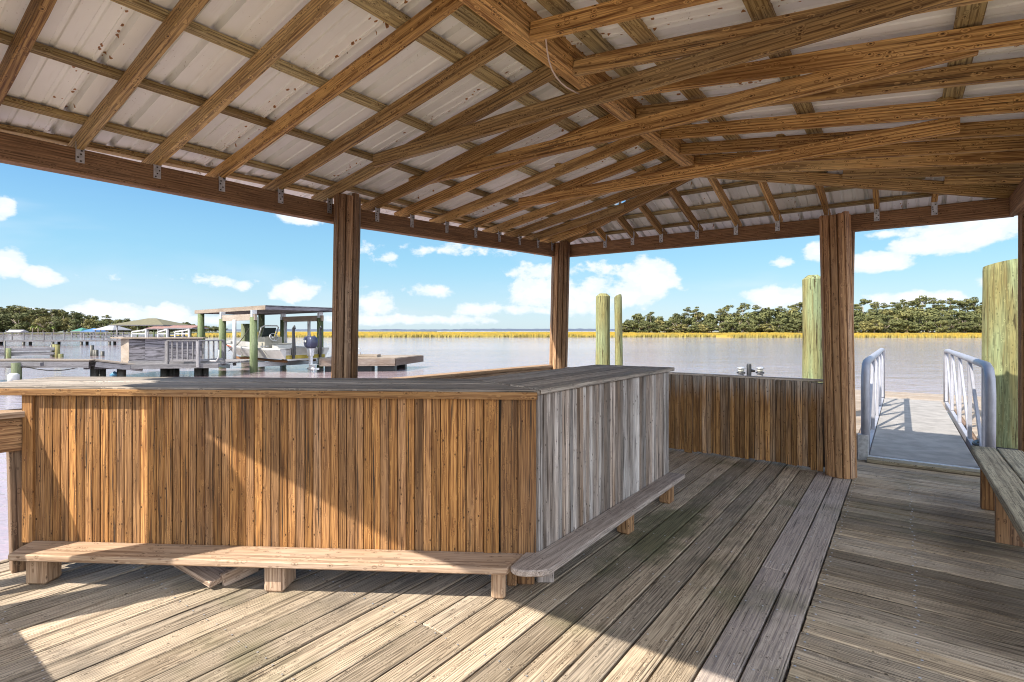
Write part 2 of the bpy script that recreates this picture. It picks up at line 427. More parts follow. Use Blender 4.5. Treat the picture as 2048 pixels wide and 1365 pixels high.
def on_beam_back(w):
    p = lerp(C_, D_, (w-C_[1])/(D_[1]-C_[1])) if w < D_[1] else lerp(D_, R_, (w-D_[1])/(R_[1]-D_[1]))
    return P(p[0]-.047, w, p[2]+BH*.78)
def beamw(u):
    return on_beam_left(u).dot(WD) - .047
LU = [.16, .60, 1.04, 1.46, 1.88, 2.33, 2.77, 3.27, 3.69, 4.17, 4.62, 5.03]
for u in LU:
    top = -1.695 if u > .95 else E0[1]+(A_[1]-E0[1])*(E0[0]-u)/(E0[0]-A_[0])
    j = R.uniform(-.012, .012)
    rafter((u, beamw(u)-.19, zl(beamw(u)-.19)), (u+j, top, zl(top)), (on_beam_left(u), UD, WD))
for u, top in ((5.42, -1.95), (5.80, -2.62), (6.12, -3.25)):
    rafter((u, beamw(u)-.18, zl(beamw(u)-.18)), (u, top, zl(top)), (on_beam_left(u), UD, WD))
RU = [.16, .60, 1.04, 1.46, 1.88, 2.31, 2.77, 3.24, 3.69, 4.20, 4.66, 5.06]
for i, u in enumerate(RU):
    top = -1.592 if u > .95 else E0[1]+(F_[1]-E0[1])*(E0[0]-u)/(E0[0]-F_[0])
    rafter((u, top, zr(top)-(.035 if i in (5, 6) else .008)), (u+R.uniform(-.012, .012), 1.2, zr(1.2)))
for u, top in ((5.42, -1.3), (5.78, -.45), (6.1, .3)):
    rafter((u, top, zr(top)), (u, 1.2, zr(1.2)))
hip_t = lambda w: E1[0]+(C_[0]-E1[0])*(w-E1[1])/(C_[1]-E1[1]) if w < E1[1] else E1[0]+(R_[0]-E1[0])*(w-E1[1])/(R_[1]-E1[1])
for w, d in ((-3.17, 0), (-2.78, 0), (-2.40, -.02), (-1.96, -.04), (-1.52, -.03), (-1.09, -.03), (-.63, -.02), (-.20, 0), (.245, 0)):
    ut = hip_t(w)
    rafter((6.46, w-d*.2, zb(6.46)), (ut, w+d, zb(ut)), (on_beam_back(w), WD, -UD))
for w in (-3.4, -2.9, -2.4, -1.9, -1.4, -.9, -.4, .2):
    ut = E0[0]+(A_[0]-E0[0])*(w-E0[1])/(A_[1]-E0[1]) if w < E0[1] else E0[0]+(F_[0]-E0[0])*(w-E0[1])/(F_[1]-E0[1])
    rafter((-.13, w, zf(-.13)), (ut, w, zf(ut)))
for c, e in ((C_, E1), (R_, E1), (A_, E0), (F_, E0)):
    rafter((c[0], c[1], c[2]+.15), (e[0], e[1], e[2]-.01), name='hip_rafter', h=.115)
rafter((.90, -1.645, 3.022), (5.42, -1.645, 3.022), name='ridge_beam', thk=.112, h=.20, wob=.003)
# collar ties
for u, w0, w1, z in ((2.725, -3.40, .36, 2.755), (3.305, -3.62, .29, 2.75), (4.575, -3.30, .31, 2.765), (1.83, -3.1, .1, 2.80)):
    if u > 2: rafter((u, w0, z), (u, w1, z+.004), name='collar_tie', h=.105, wob=.004)
# purlins
PZ = RH+.012
def purlin(a, b, wid=.085):
    MB().board(a, b, wid, .034, anchor=1, seg=12, wob=.004).build('purlin', M['purlin'], pav, .003)
def hipu(w):      # back end of a left or right slope at w (incl. eaves)
    return hip_t(w)
def hipf(w):
    return E0[0]+(A_[0]-E0[0])*(w-E0[1])/(A_[1]-E0[1]) if w < E0[1] else E0[0]+(F_[0]-E0[0])*(w-E0[1])/(F_[1]-E0[1])
purlin(P(-.12, beamw(-.1)-.15, zl(beamw(-.1)-.15)+PZ), P(6.5, beamw(6.4)-.15, zl(beamw(6.4)-.15)+PZ), .075)
for w in (-4.05, -3.45, -2.84, -2.13, -1.86):
    purlin(P(max(hipf(w)-.02, -.14), w, zl(w)+PZ), P(hipu(w), w, zl(w)+PZ), .10 if w > -2.5 else .075)
for w in (-1.43, -1.16, -.55, .25, .80, 1.14):
    purlin(P(max(hipf(w)-.02, -.14), w, zr(w)+PZ), P(hipu(w), w, zr(w)+PZ), .10)
for u in (5.78, 6.09, 6.39, 6.66):
    t = (u-E1[0])/(C_[0]-E1[0]); t2 = (u-E1[0])/(R_[0]-E1[0])
    purlin(P(u, E1[1]+(C_[1]-E1[1])*t, zb(u)+PZ), P(u, E1[1]+(R_[1]-E1[1])*t2, zb(u)+PZ), .07)
for u in (-.10, .25, .6):
    t = (u-E0[0])/(A_[0]-E0[0])
    purlin(P(u, E0[1]+(A_[1]-E0[1])*t, zf(u)+PZ), P(u, E0[1]+(F_[1]-E0[1])*t, zf(u)+PZ))
# corrugated sheets
def profile(x0, x1):
    """list of (x, height): major ribs every 0.305 m, two minor ribs between"""
    out = []
    k = math.floor(x0/.305)
    while k*.305 < x1:
        b_ = k*.305
        for dx, h in ((0, 0), (.011, .038), (.033, .038), (.044, 0), (.112, 0), (.117, .009), (.135, .009), (.140, 0), (.206, 0), (.211, .009), (.229, .009), (.234, 0)):
            out.append((b_+dx, h))
        if k % 3 == 2: out += [(b_+.286, 0), (b_+.287, -.007), (b_+.3045, -.007)]
        k += 1
    return [(x, h) for x, h in out if x0 <= x <= x1]
def sheet(pts_fn, x0, x1, n=8):
    """pts_fn(x) -> (point low, point high) ; offset upward by the profile"""
    mb = MB(); mb.seed(); mb._x = R.uniform(0, 50); mb._py = 0; mb._pz = 0
    rows = []
    for x, h in profile(x0, x1):
        a, b_ = pts_fn(x)
        L = (b_-a).length
        if L < .02: continue
        rows.append([mb.vert(a.lerp(b_, i/n)+ZD*h, (L*i/n, x, 0)) for i in range(n+1)])
    for r0, r1 in zip(rows, rows[1:]):
        for i in range(n):
            mb.face((r0[i], r1[i], r1[i+1], r0[i+1]))
    return mb.build('roof_sheet', M['sheet'], pav)
SZ = PZ+.036
def left_fn(u):
    w0 = beamw(u)-.42
    if u > E1[0]: top = E1[1]+(C_[1]-E1[1])*(u-E1[0])/(C_[0]-E1[0])
    elif u < E0[0]: top = E0[1]+(A_[1]-E0[1])*(u-E0[0])/(A_[0]-E0[0])
    else: top = RW
    top = max(top, w0)
    return P(u, w0, zl(w0)+SZ), P(u, top, zl(top)+SZ)
def right_fn(u):
    w0 = 1.22
    if u > E1[0]: top = E1[1]+(R_[1]-E1[1])*(u-E1[0])/(R_[0]-E1[0])
    elif u < E0[0]: top = E0[1]+(F_[1]-E0[1])*(u-E0[0])/(F_[0]-E0[0])
    else: top = RW
    top = min(top, w0)
    return P(u, w0, zr(w0)+SZ), P(u, top, zr(top)+SZ)
def back_fn(w):
    t = min(hip_t(w)-.0, 6.78)
    return P(6.78, w, zb(6.78)+SZ), P(t, w, zb(t)+SZ)
def front_fn(w):
    t = max(hipf(w), -.14)
    return P(-.14, w, zf(-.14)+SZ), P(t, w, zf(t)+SZ)
sheet(left_fn, -.14, 6.76); sheet(right_fn, -.14, 6.52); sheet(back_fn, -4.69, 1.8, 4); sheet(front_fn, -4.3, .8, 4)
# ridge and hip caps
mb = MB()
for p, q, z in (((E0[0], RW), (E1[0], RW), ZR+SZ+.045),):
    mb.board(P(*p, z), P(*q, z), .30, .004)
for c, e in ((C_, E1), (R_, E1), (A_, E0), (F_, E0)):
    d = lerp(e, c, 1.12)
    mb.board(P(c[0], c[1], c[2]+.15+SZ+.09), P(e[0], e[1], ZR+SZ+.05), .26, .004)
mb.build('ridge_cap', M['sheet'], pav)

# laminated posts: slats nailed round a piling
def post(top, foot, r, n=10, rot=0., core=True, name='post', wide=.8):
    a = V(foot); b = V(top); mb = MB(); ax = (b-a).normalized()
    mb.tube([a, b-ax*.03], r*.80, 12, mi=1, smooth=False)
    for k in range(n):
        t = rot+6.28319*k/n
        d = V((math.cos(t), math.sin(t), 0))
        o = d*(r-.019)
        dz = R.uniform(-.02, .012)
        mb.board(a+o, b+o+ZD*dz, 2*math.pi*r/n*wide, .042, up=d, seg=6, wob=.004)
    return mb.build(name, [M['post'], M['pile_dark']], pav, .004)
def at(pxl, pyl, z):
    t = (EYE-z)/((pyl-661)/1050)
    return V(((pxl-1024)/1050*t, t, z))
Bp = P(2.80, -4.02); Cp = P(6.29, -3.83); Dp = P(6.17, -.488); Rp = P(6.285, .965); Ap = P(-.31, -4.0); Fp = P(-.2, .95)
post((Bp.x+.105, Bp.y, 2.64), (Bp.x+.052, Bp.y+.02, 0), .108, 10, .2)
post((Cp.x+.01, Cp.y, 2.675), (Cp.x-.05, Cp.y, 0), .122, 11, .1)
post((Dp.x-.062, Dp.y, 2.60), (Dp.x-.0, Dp.y, 0), .132, 12, .35)
post((Rp.x, Rp.y, 2.70), (Rp.x, Rp.y, 0), .15, 12, .15)
post((Ap.x, Ap.y, 2.5), (Ap.x, Ap.y, 0), .165, 12)
post((Fp.x, Fp.y, 2.5), (Fp.x, Fp.y, 0), .15, 12)
# narrow companion post beside the one at the opening
q = P(6.385, -.42)
MB().board((q.x-.03, q.y, 0), (q.x+.012, q.y, 2.60), .05, .09, up=UD, seg=5, wob=.004).build('post', M['post'], pav, .004)

# pale cable off the ridge
mb = MB()
def on_w(x, y, w0):
    d = V(((x-1024)/1050, 1, -(y-661)/1050)); t = w0/(d.x*CU-d.y*SU)
    return V((0, 0, EYE))+d*t
pts = [on_w(x, y, -1.50) for x, y in ((1090,60),(1092,80),(1094,100),(1098,122),(1104,140),(1112,154),(1122,166),(1133,175),(1145,182),(1158,188))]
mb.tube(pts, .0042, 6)
tag(mb.build('hanging_cable', M['cable']), 'thin pale cable hanging loose in a curve beside the ridge beam', 'cable')
# mud nests stuck on rafters
def nest(p, s, label):
    mb = MB(); mb.seed()
    n = 8; rows = []
    for i in range(5):
        a = i/4*math.pi/2
        rows.append([mb.vert(p+UD*0+V((math.cos(6.283*k/n)*math.cos(a)*s*(1.6), math.sin(6.283*k/n)*math.cos(a)*s, math.sin(a)*s*.8))*(1+.25*mnoise.noise((k*1.3, i*1.7, p.x*9))), (0,0,0)) for k in range(n)])
    for a, b_ in zip(rows, rows[1:]):
        for k in range(n): mb.face((a[k], a[(k+1)%n], b_[(k+1)%n], b_[k]), 0, True)
    mb.face(tuple(rows[-1]))
    mb.face(tuple(reversed(rows[0])))
    tag(mb.build('wasp_nest', M['mud']), label, 'wasp nest', 'mud wasp nests on the rafters')
for u, w, s, lab in ((4.17, -2.55, .030, 'ochre mud wasp nest stuck on a left slope rafter just behind the middle collar tie'),
                     (4.62, -2.15, .022, 'small mud wasp nest on the rafter nearest the far collar tie'),
                     (4.20, .22, .04, 'larger ochre mud wasp nest on a right slope rafter beside a purlin'),
                     (4.66, -.78, .026, 'smallest mud wasp nest on top of a lower right slope rafter')):
    z = (zl(w) if w < RW else zr(w))+RH
    nest(P(u, w, z-.004), s, lab)
# ------------------------------------------------------------------ bar
PU, PW = 2.456, -1.651          # corner of the two panels
FL = (.79, -4.21)
Fd = V((FL[0]-PU, FL[1]-PW)); FLEN = Fd.length; Fd.normalize()
FD = P(Fd.x, Fd.y)              # along the front, from the corner to the left end
FN = FD.cross(ZD); FN.normalize()
if FN.y > 0: FN = -FN           # outward, towards the camera side
bar = thing('bar_counter', 'big wooden L-shaped bar with orange-brown boarded front and silvery grey side', 'bar', P(PU, PW, 0))
PC = P(PU, PW)
def boards(mb, a, d, n, length, z0, z1, wd, thk=.02, gap=.0035, jitter=.006, tone=None, zj=.004):
    x = 0.
    while x < length-.012:
        w_ = min(wd*R.choice((1, 1, 1, 1.02, .98)), length-x)
        p = a+d*(x+w_/2)+n*R.uniform(-.0015, .0015)
        mb.board(p+ZD*(z0+R.uniform(-zj, zj)), p+ZD*z1, w_-gap, thk, up=n, tone=tone() if tone else None, seg=1)
        x += w_
# front
mb = MB()
boards(mb, PC+FD*.30, FD, FN, FLEN-.30, .185, 1.085, .0495)
mb.board(PC+FD*(FLEN-.035)+FN*.018+ZD*.19, PC+FD*(FLEN-.035)+FN*.018+ZD*1.085, .07, .024, up=FN)
mb.build('front_panel', M['front'], bar, .0025)
mb = MB()
mb.board(PC+FD*.012-FN*.03+ZD*.19, PC+FD*(FLEN-.02)-FN*.03+ZD*.19, .02, .88, anchor=1, tone=.1)
mb.build('backing', M['pile_dark'], bar)
mb = MB()
for x, wd, pr in ((.255, .085, .010), (.155, .095, .004), (.055, .105, .008)):
    mb.board(PC+FD*x+FN*pr+ZD*.15, PC+FD*x+FN*pr+ZD*1.085, wd, .03, up=FN)
mb.build('corner_trim', M['front'], bar, .004)
# side
mb = MB()
boards(mb, PC+UD*.004, UD, WD, 2.06, .185, 1.085, .043, zj=.006)
mb.build('side_panel', M['side'], bar, .0025)
mb = MB()
mb.board(PC+UD*.01-WD*.03+ZD*.19, PC+UD*2.05-WD*.03+ZD*.19, .02, .88, anchor=1, tone=.1)
mb.board(PC+UD*2.05-WD*.0+ZD*.1, PC+UD*2.05-WD*.65+ZD*.1, .03, .98, anchor=1)
mb.build('end_panel', M['side'], bar)
# counter tops
Z1 = 1.118; CT = .03
o_ = PC + WD*.04 + FN*.0 - UD*0
# outer corner of the tops: meeting of the two overhanging edges
def meet(p, d, q, e):
    # p + d s = q + e t in plan
    det = d.x*(-e.y)+e.x*d.y
    s = ((q.x-p.x)*(-e.y)+e.x*(q.y-p.y))/det
    return p+d*s
sideo = PC+WD*.045; fronto = PC+FN*.045
oc = meet(sideo, UD, fronto, FD)
sidei = sideo-WD*.77; fronti = fronto-FN*.65
ic = meet(sidei, UD, fronti, FD)
def top_boards(name, org, d, inward, width, nb, length_end, mit0, mit1, mat, edge_mat, lift=0.):
    mb = MB()
    for k in range(nb):
        a = k/nb*width; b_ = (k+1)/nb*width-.006
        # both long edges start on the mitre line mit0 -> mit1
        def start(off):
            q = org-inward*off
            return meet(q, d, mit0, (mit1-mit0))
        s0 = start(a)+d*.003; s1 = start(b_)+d*.003
        e0 = org-inward*a+d*length_end; e1 = org-inward*b_+d*length_end
        e0 = V((e0.x, e0.y, 0))
        z = Z1+lift+R.uniform(-.002, .002)
        mb.prism([s0, e0, e1, s1], z-CT, z, ax=d, mi=1 if (k == 0 and edge_mat) else 0)
    return mb
mb = top_boards('countertop', fronto, FD, FN, .65, 4, FLEN+.40, oc, ic, None, False)
front_top = mb.build('countertop', M['counter'], bar, .004)
mb = MB()
mb.board(oc+FD*.02+FN*.006+ZD*(Z1-.052), oc+FD*(FLEN+.42)+FN*.006+ZD*(Z1-.052), .02, .04, anchor=1, seg=4, wob=.002)
mb.build('edge_strip', M['edge'], front_top, .003)
mb = top_boards('countertop', sideo, UD, WD, .77, 5, 2.11, oc, ic, None, False, .003)
side_top = mb.build('countertop', M['counter'], bar, .004)
mb = MB()
mb.board(oc+UD*.01+ZD*(Z1-.03), oc+UD*2.1+ZD*(Z1-.03), .02, .03, anchor=1)
# foot rails
rail = MB()
a = PC+FN*.125
e0 = PC+FN*.235-FD*.0; 
pl = [PC+FN*.012+FD*.068, PC+FN*.012+FD*2.99, PC+FN*.10+FD*2.98, PC+FN*.212+FD*2.945, PC+FN*.212+FD*.152]
rail.prism([(p.x, p.y) for p in pl], .163, .20, ax=FD, tone=.6, tone2=.3)
fr = rail.build('foot_rail', M['rail'], bar, .006)
def leg(p, d, wd, thk, h, par, mat='rail', rounded=True):
    mb = MB()
    if rounded:
        n = d.cross(ZD); mb.seed()
        # half-round block
        pts = []
        for k in range(9):
            t = math.pi*k/8
            pts.append(p+d*(math.cos(t)*wd/2)+n*(math.sin(t)*wd*.3))
        pts += [p-d*wd/2-n*thk, p+d*wd/2-n*thk]
        mb.prism([(q.x, q.y) for q in pts], 0, h, ax=d)
    else:
        mb.board(p, p+ZD*h, wd, thk, up=d)
    mb.build('leg', M[mat], par, .004)
for x, wd, dp in ((2.85, .125, .12), (1.45, .115, .16), (.205, .078, .09)):
    mb = MB(); p = PC+FN*(.150-dp/2)+FD*x
    mb.board(p, p+ZD*.162, wd, dp, up=FN, tone=.75, tone2=.2)
    mb.build('leg', M['rail'], fr, .014)
rail = MB()
c0 = PC-UD*.21
rel = lambda x, y: V((PC.x+x, PC.y+y, 0))
pl = [rel(-.062, -.008), rel(-.146, -.185), rel(-.135, -.212), rel(-.108, -.232), rel(-.07, -.243), rel(.02, -.240), rel(.055, -.222), rel(.082, -.19), P(4.53, -1.50), P(4.52, -1.639), PC+WD*.012+UD*.02]
rail.prism([(p.x, p.y) for p in pl], .172, .207, ax=UD, tone=.5)
sr = rail.build('foot_rail', M['rail_grey'], bar, .006)
for x in (1.06, 1.88):
    mb = MB(); p = PC+WD*.055+UD*x
    mb.board(p, p+ZD*.172, .10, .10, up=WD, tone=.5)
    mb.build('leg', M['post'], sr, .012)
for x, y, wd, mt in ((-.138, .05, .055, 'post'), (-.058, .07, .10, 'bench_leg'), (.055, .09, .10, 'rail_grey')):
    mb = MB(); p = rel(x, y)
    mb.board(p, p+ZD*.17, wd, .08, up=FN)
    mb.build('leg', M[mt], fr if x < 0 else sr, .008)
# loose scrap of lumber under the front foot rail
mb = MB()
a = PC+FD*2.12-FN*.05; b_ = PC+FD*1.78+FN*.09
mb.board(a+ZD*.10, b_+ZD*.035, .15, .035, seg=2, wob=.006, tone=.7)
mb.board(b_+FN*.0+ZD*.03, PC+FD*1.66-FN*.06+ZD*.06, .035, .075, tone=.8)
tag(mb.build('loose_board', M['rail'], bevel=.004), 'loose tilted scrap board jammed under the front foot rail of the bar', 'board')

# ------------------------------------------------------------------ railings and back wall
def railing(name, label, a, b_, posts, inward):
    t = thing(name, label, 'railing', tuple((P(*a)+P(*b_))/2))
    pa = P(*a); pb = P(*b_); d = (pb-pa).normalized()
    cap = MB().board(pa+ZD*.935, pb+ZD*.935, .16, .036, anchor=1, seg=6, wob=.003).build('cap', M['rail'], t, .004)
    MB().board(pa+inward*.03+ZD*.735, pb+inward*.03+ZD*.735, .04, .195, anchor=1, seg=6, wob=.003).build('side_board', M['post'], t, .004)
    for u in posts:
        p = pa+d*u
        MB().board(p-inward*.045+d*.02-ZD*.1, p-inward*.045+ZD*.93, .10, .10, up=d).build('post', M['post'], t, .004)
    return t
railing('railing', 'waist-high timber railing along the water side behind the left end of the bar', (-.1, -4.30), (2.68, -4.16), (.30, .87, 1.9), WD)
railing('railing', 'sunlit capped railing running from the middle post to the far corner post', (2.90, -4.10), (6.20, -3.95), (.9, 1.8, 2.7), WD)
railing('railing', 'timber railing across the entrance side of the pavilion beside the near corner post', (-.38, -4.0), (-.38, -1.7), (.8, 1.6, 2.3), UD)
wall = thing('boarded_wall', 'low brown boarded wall with grey weathered top between corner post and gangway opening', 'wall', P(6.25, -2.2, 0))
mb = MB()
boards(mb, P(6.27, -3.86), WD, -UD, 3.16, .02, .915, .052, zj=.008)
mb.build('panel', M['wall'], wall, .0025)
mb = MB()
mb.board(P(6.305, -3.86, .03), P(6.305, -.62, .03), .02, .87, anchor=1, tone=.1)
mb.build('backing', M['pile_dark'], wall)
MB().board(P(6.285, -3.9, .917), P(6.285, -.66, .917), .075, .022, anchor=1, seg=5, wob=.002).build('cap', M['counter'], wall, .003)
MB().board(P(6.25, -2.035, .0), P(6.25, -2.035, .915), .09, .02, up=-UD).build('batten', M['wall'], wall, .003)
mb = MB()
for x, d, h in ((-.675, -.02, .90), (-.735, -.012, .905)):
    mb.board(P(6.25+d, x, .0), P(6.25+d, x, h), .055, .03, up=-UD)
mb.build('end_trim', M['wall'], wall, .004)

# ------------------------------------------------------------------ bench
bench = thing('bench', 'weathered plank bench with brown legs at the right edge of the deck', 'bench', P(5, .7, 0))
mb = MB()
for k in range(3):
    x = .47+k*.165
    mb.board(P(3.0, x+.08, .415), P(5.95-(0.0 if k else .0), x+.08, .415), .158, .05, anchor=1, seg=6, wob=.003, cut1=.0)
mb.build('seat', M['bench'], bench, .005)
for u, n in ((5.72, 0), (4.88, 1), (3.4, 2)):
    for x in (.585, .86):
        mb = MB(); mb.board(P(u, x, 0), P(u, x, .415), .14, .06, up=UD)
        mb.build('leg', M['bench_leg'], bench, .004)
    MB().board(P(u+.05, .52, .34), P(u+.05, .94, .34), .04, .084, anchor=1).build('brace', M['bench_leg'], bench, .003)

# ------------------------------------------------------------------ gangway
gw = thing('gangway', 'aluminium gangway with welded truss handrails leading from the deck to the floating dock', 'gangway', P(7.2, .15, 0))
mb = MB()
mb.board(P(7.13, .17, .02), P(13.7, .17, -.02), .93, .03, anchor=1)
plate = mb.build('walk_plate', M['alu_plate'], gw, .003)
MB().board(P(7.10, -.30, .035), P(7.10, .65, .035), .05, .012, anchor=1).build('hinge_strip', M['galv'], plate, .002)
mb = MB().board(P(7.02, -.31, .0), P(7.02, .66, .0), .16, .04, anchor=1, tone=.4)
mb.build('threshold_board', M['bench'], gw, .004)
for side in (-.33, .715):
    mb = MB()
    s = 1 if side > 0 else -1
    x = side
    H = 1.08
    mb.board(P(7.2, x, -.06), P(13.7, x, -.08), .05, .10, anchor=1)
    r = MB()
    path = [P(7.14, x, .10), P(7.10, x, .45), P(7.09, x, .80), P(7.13, x, .95), P(7.24, x, 1.05), P(7.42, x, H)]+[P(7.42+k*.8, x, H-.004*k) for k in range(1, 8)]+[P(13.62, x, H-.05), P(13.7, x, H-.16), P(13.7, x, 0.)]
    r.tube(path, .042, 10)
    hr = r.build('handrail', M['alu'], gw)
    mb.build('bottom_chord', M['alu'], hr, .004)
    v = MB(); u0 = 7.6; n = 4; st = (13.6-7.55)/n
    for k in range(n+1):
        v.board(P(u0+k*st, x, .03), P(u0+k*st, x, H-.02), .04, .085, up=UD)
        if k < n:
            v.board(P(u0+k*st+.04, x, .04), P(u0+(k+1)*st-.03, x, H-.05), .075, .03, up=WD)
    v.board(P(7.16, x, .03), P(7.52, x, H-.03), .05, .03, up=WD)
    v.build('truss', M['alu'], hr, .003)
mb = MB().board(P(7.1, -.35, -.02), P(7.1, -.35, .28), .10, .07, up=UD)
mb.build('foot_bracket', M['galv'], gw, .004)

# floating dock beyond the gangway
fd = thing('floating_dock', 'sunlit floating dock moored beyond the pavilion at the end of the gangway', 'floating dock', P(12, 0, 0))
mb = MB(); u = 9.35
while u < 13.4:
    for w0, w1 in ((-5.6, -.52), (.86, 3.6)):
        mb.board(P(u, w0, -.12), P(u, w1, -.12), .142, .04, anchor=1)
    u += .15
while u < 16.2:
    mb.board(P(u, -5.6, -.12), P(u, 3.6, -.12), .142, .04, anchor=1); u += .15
mb.build('planking', M['newwood'], fd, .004)
mb = MB()
for w0, w1 in ((-5.6, -.52), (.86, 3.6)):
    mb.board(P(9.26, w0, -.36), P(9.26, w1, -.36), .05, .26, anchor=1)
for a, b_ in (((9.3, -5.65), (16.2, -5.65)), ((9.3, 3.65), (16.2, 3.65)), ((9.3, -.50), (13.4, -.50)), ((9.3, .84), (13.4, .84)), ((16.25, -5.6), (16.25, 3.6))):
    mb.board(P(*a, -.36), P(*b_, -.36), .05, .26, anchor=1)
mb.build('fascia', M['dockbrown'], fd, .005)
mb = MB()
for w in (-5.0, -3, -1.2, 1.4, 3.0):
    mb.board(P(9.5, w, -.9), P(16, w, -.9), .6, .55, anchor=1)
mb.build('float_drum', M['black'], fd)

# ------------------------------------------------------------------ pilings by the dock
def piling(label, x, ytop, Z, diam, top='chamfer', lean=0., mat='pile', cap=None, group=None):
    c = px(x, 661, Z); zt = EYE+(661-ytop)/1050*Z; r = diam/2
    mb = MB(); mb.seed(.6, .6)
    n = 28; rows = []
    zs = [WATER-.9]+[WATER+.01+(zt-r*.45-WATER)*k/12 for k in range(13)]
    for z in zs:
        row = []
        for k in range(n):
            a = 6.28319*k/n
            rr = r*(1.04-.05*(z-WATER)/(zt-WATER))+.012*mnoise.noise((math.cos(a)*1.7+x, math.sin(a)*1.7, z*.8))+.005*mnoise.noise((math.cos(a)*7+x, math.sin(a)*7, z*2.2))
            row.append(mb.vert((c.x+math.cos(a)*rr+lean*(z-zt), c.y+math.sin(a)*rr, z), (z, math.cos(a)*r, math.sin(a)*r)))
        rows.append(row)
    if top == 'chamfer':
        for f_, dz in ((.80, .22), (.50, .44)):
            rows.append([mb.vert((c.x+math.cos(6.28319*k/n)*r*f_, c.y+math.sin(6.28319*k/n)*r*f_, zt-r*.45+r*dz*1.1+.01*mnoise.noise((k*.9, f_*9, x))), (zt, math.cos(6.28319*k/n)*r*f_, math.sin(6.28319*k/n)*r*f_)) for k in range(n)])
    else:
        rows.append([mb.vert((c.x+math.cos(6.28319*k/n)*r*.95, c.y+math.sin(6.28319*k/n)*r*.95, zt+.04*math.cos(6.28319*k/n+1)), (zt, math.cos(6.28319*k/n)*r, math.sin(6.28319*k/n)*r)) for k in range(n)])
    for i, (a, b_) in enumerate(zip(rows, rows[1:])):
        for k in range(n): mb.face((a[k], a[(k+1)%n], b_[(k+1)%n], b_[k]), 0, i < 12)
    mb.face(tuple(rows[-1]))
    return tag(mb.build('piling', M[mat], loc=None), label, 'piling', group)
GP = 'pilings around the floating dock'
piling('short thick piling with pointed top and dark crack left of the thin pole', 1206, 588, 11.2, .30, group=GP)
piling('thin flat-topped pole right beside the cracked pointed piling', 1236, 593, 11.0, .15, 'flat', -.012, group=GP)
piling('tall pointed piling standing close to the brown post at the gangway opening', 1626, 552, 8.9, .325, group=GP)
big = piling('fattest pale green piling beside the gangway at the right edge', 2008, 527, 6.3, .40, 'flat', group=GP)
mb = MB()
c = px(2008, 661, 6.3)
mb.tube([V((c.x+.27*math.cos(6.283*k/20), c.y+.27*math.sin(6.283*k/20), .06)) for k in range(21)], .025, 6)
tag(mb.build('mooring_hoop', M['black']), 'dark hoop around the foot of the fattest piling', 'hoop')
# lights and stub behind the wall
for x, lab in ((1482, 'small dock light with clear lens, left of the black stub'), (1520, 'small dock light with clear lens, right of the black stub')):
    c = px(x, 741, 9.2)
    t = thing('dock_light', lab, 'dock light', (c.x, c.y, c.z-.1), 'dock lights behind the boarded wall')
    mb = MB(); mb.tube([c-ZD*.62, c-ZD*.07], .05, 10, mi=0); mb.build('post', M['oldgrey'], t)
    mb = MB(); mb.tube([c-ZD*.055, c-ZD*.03, c-ZD*.028], [.07, .07, .05], 12); mb.build('base', M['black'], t)
    mb = MB(); mb.tube([c-ZD*.028, c+ZD*.03], [.042, .055], 12); mb.build('lens', M['lamp'], t)
    mb = MB(); mb.tube([c+ZD*.03, c+ZD*.045, c+ZD*.06], [.072, .07, .02], 12); mb.build('lid', M['galv'], t)
c = px(1498, 728, 9.2)
mb = MB(); mb.tube([c-ZD*.8, c-ZD*.02, c], [.04, .042, .03], 8)
mb.tube([c-ZD*.11, c-ZD*.11+V((.10, 0, -.02))], [.03, .02], 6)
tag(mb.build('mooring_stub', M['black']), 'short black mooring stub between the two dock lights', 'stub')
# ------------------------------------------------------------------ water, land, marsh
def water():
    m, nt, b = new_mat('river_water')
    pos = nt.node('ShaderNodeNewGeometry').outputs['Position']
    n1 = nt.noise(nt.vm('MULTIPLY', pos, (.35, .55, 1)), 1, 4, .6)
    b.inputs['Roughness'].default_value = .07
    b.inputs['IOR'].default_value = 1.33
    col = nt.mix(nt.rng(nt.noise(nt.vm('MULTIPLY', pos, (.01, .03, 1)), 1, 3, .5), .35, .65), (.25,.188,.20), (.31,.245,.265))
    sw = nt.noise(nt.vm('MULTIPLY', pos, (.03, .42, 1)), 1, 3, .6)
    col = nt.mix(nt.m('MULTIPLY', nt.rng(sw, .48, .7), .35), col, (.16,.115,.10))
    nt.put(b.inputs['Base Color'], col)
    w = nt.noise(nt.vm('MULTIPLY', pos, (1.6, 3.2, 1)), 1, 4, .62)
    w2 = nt.noise(nt.vm('MULTIPLY', pos, (.25, .5, 1)), 1, 3, .5)
    h = nt.m('ADD', nt.m('MULTIPLY', w, .55), nt.m('MULTIPLY', w2, 1.1))
    bump(nt, b, h, .55, .12)
    mb = MB(); mb.seed(0)
    q = [mb.vert(p, (0,0,0)) for p in ((-4000,-200,WATER),(4000,-200,WATER),(4000,5000,WATER),(-4000,5000,WATER))]
    mb.face(tuple(q))
    kind(mb.build('water', m), 'structure')
water()
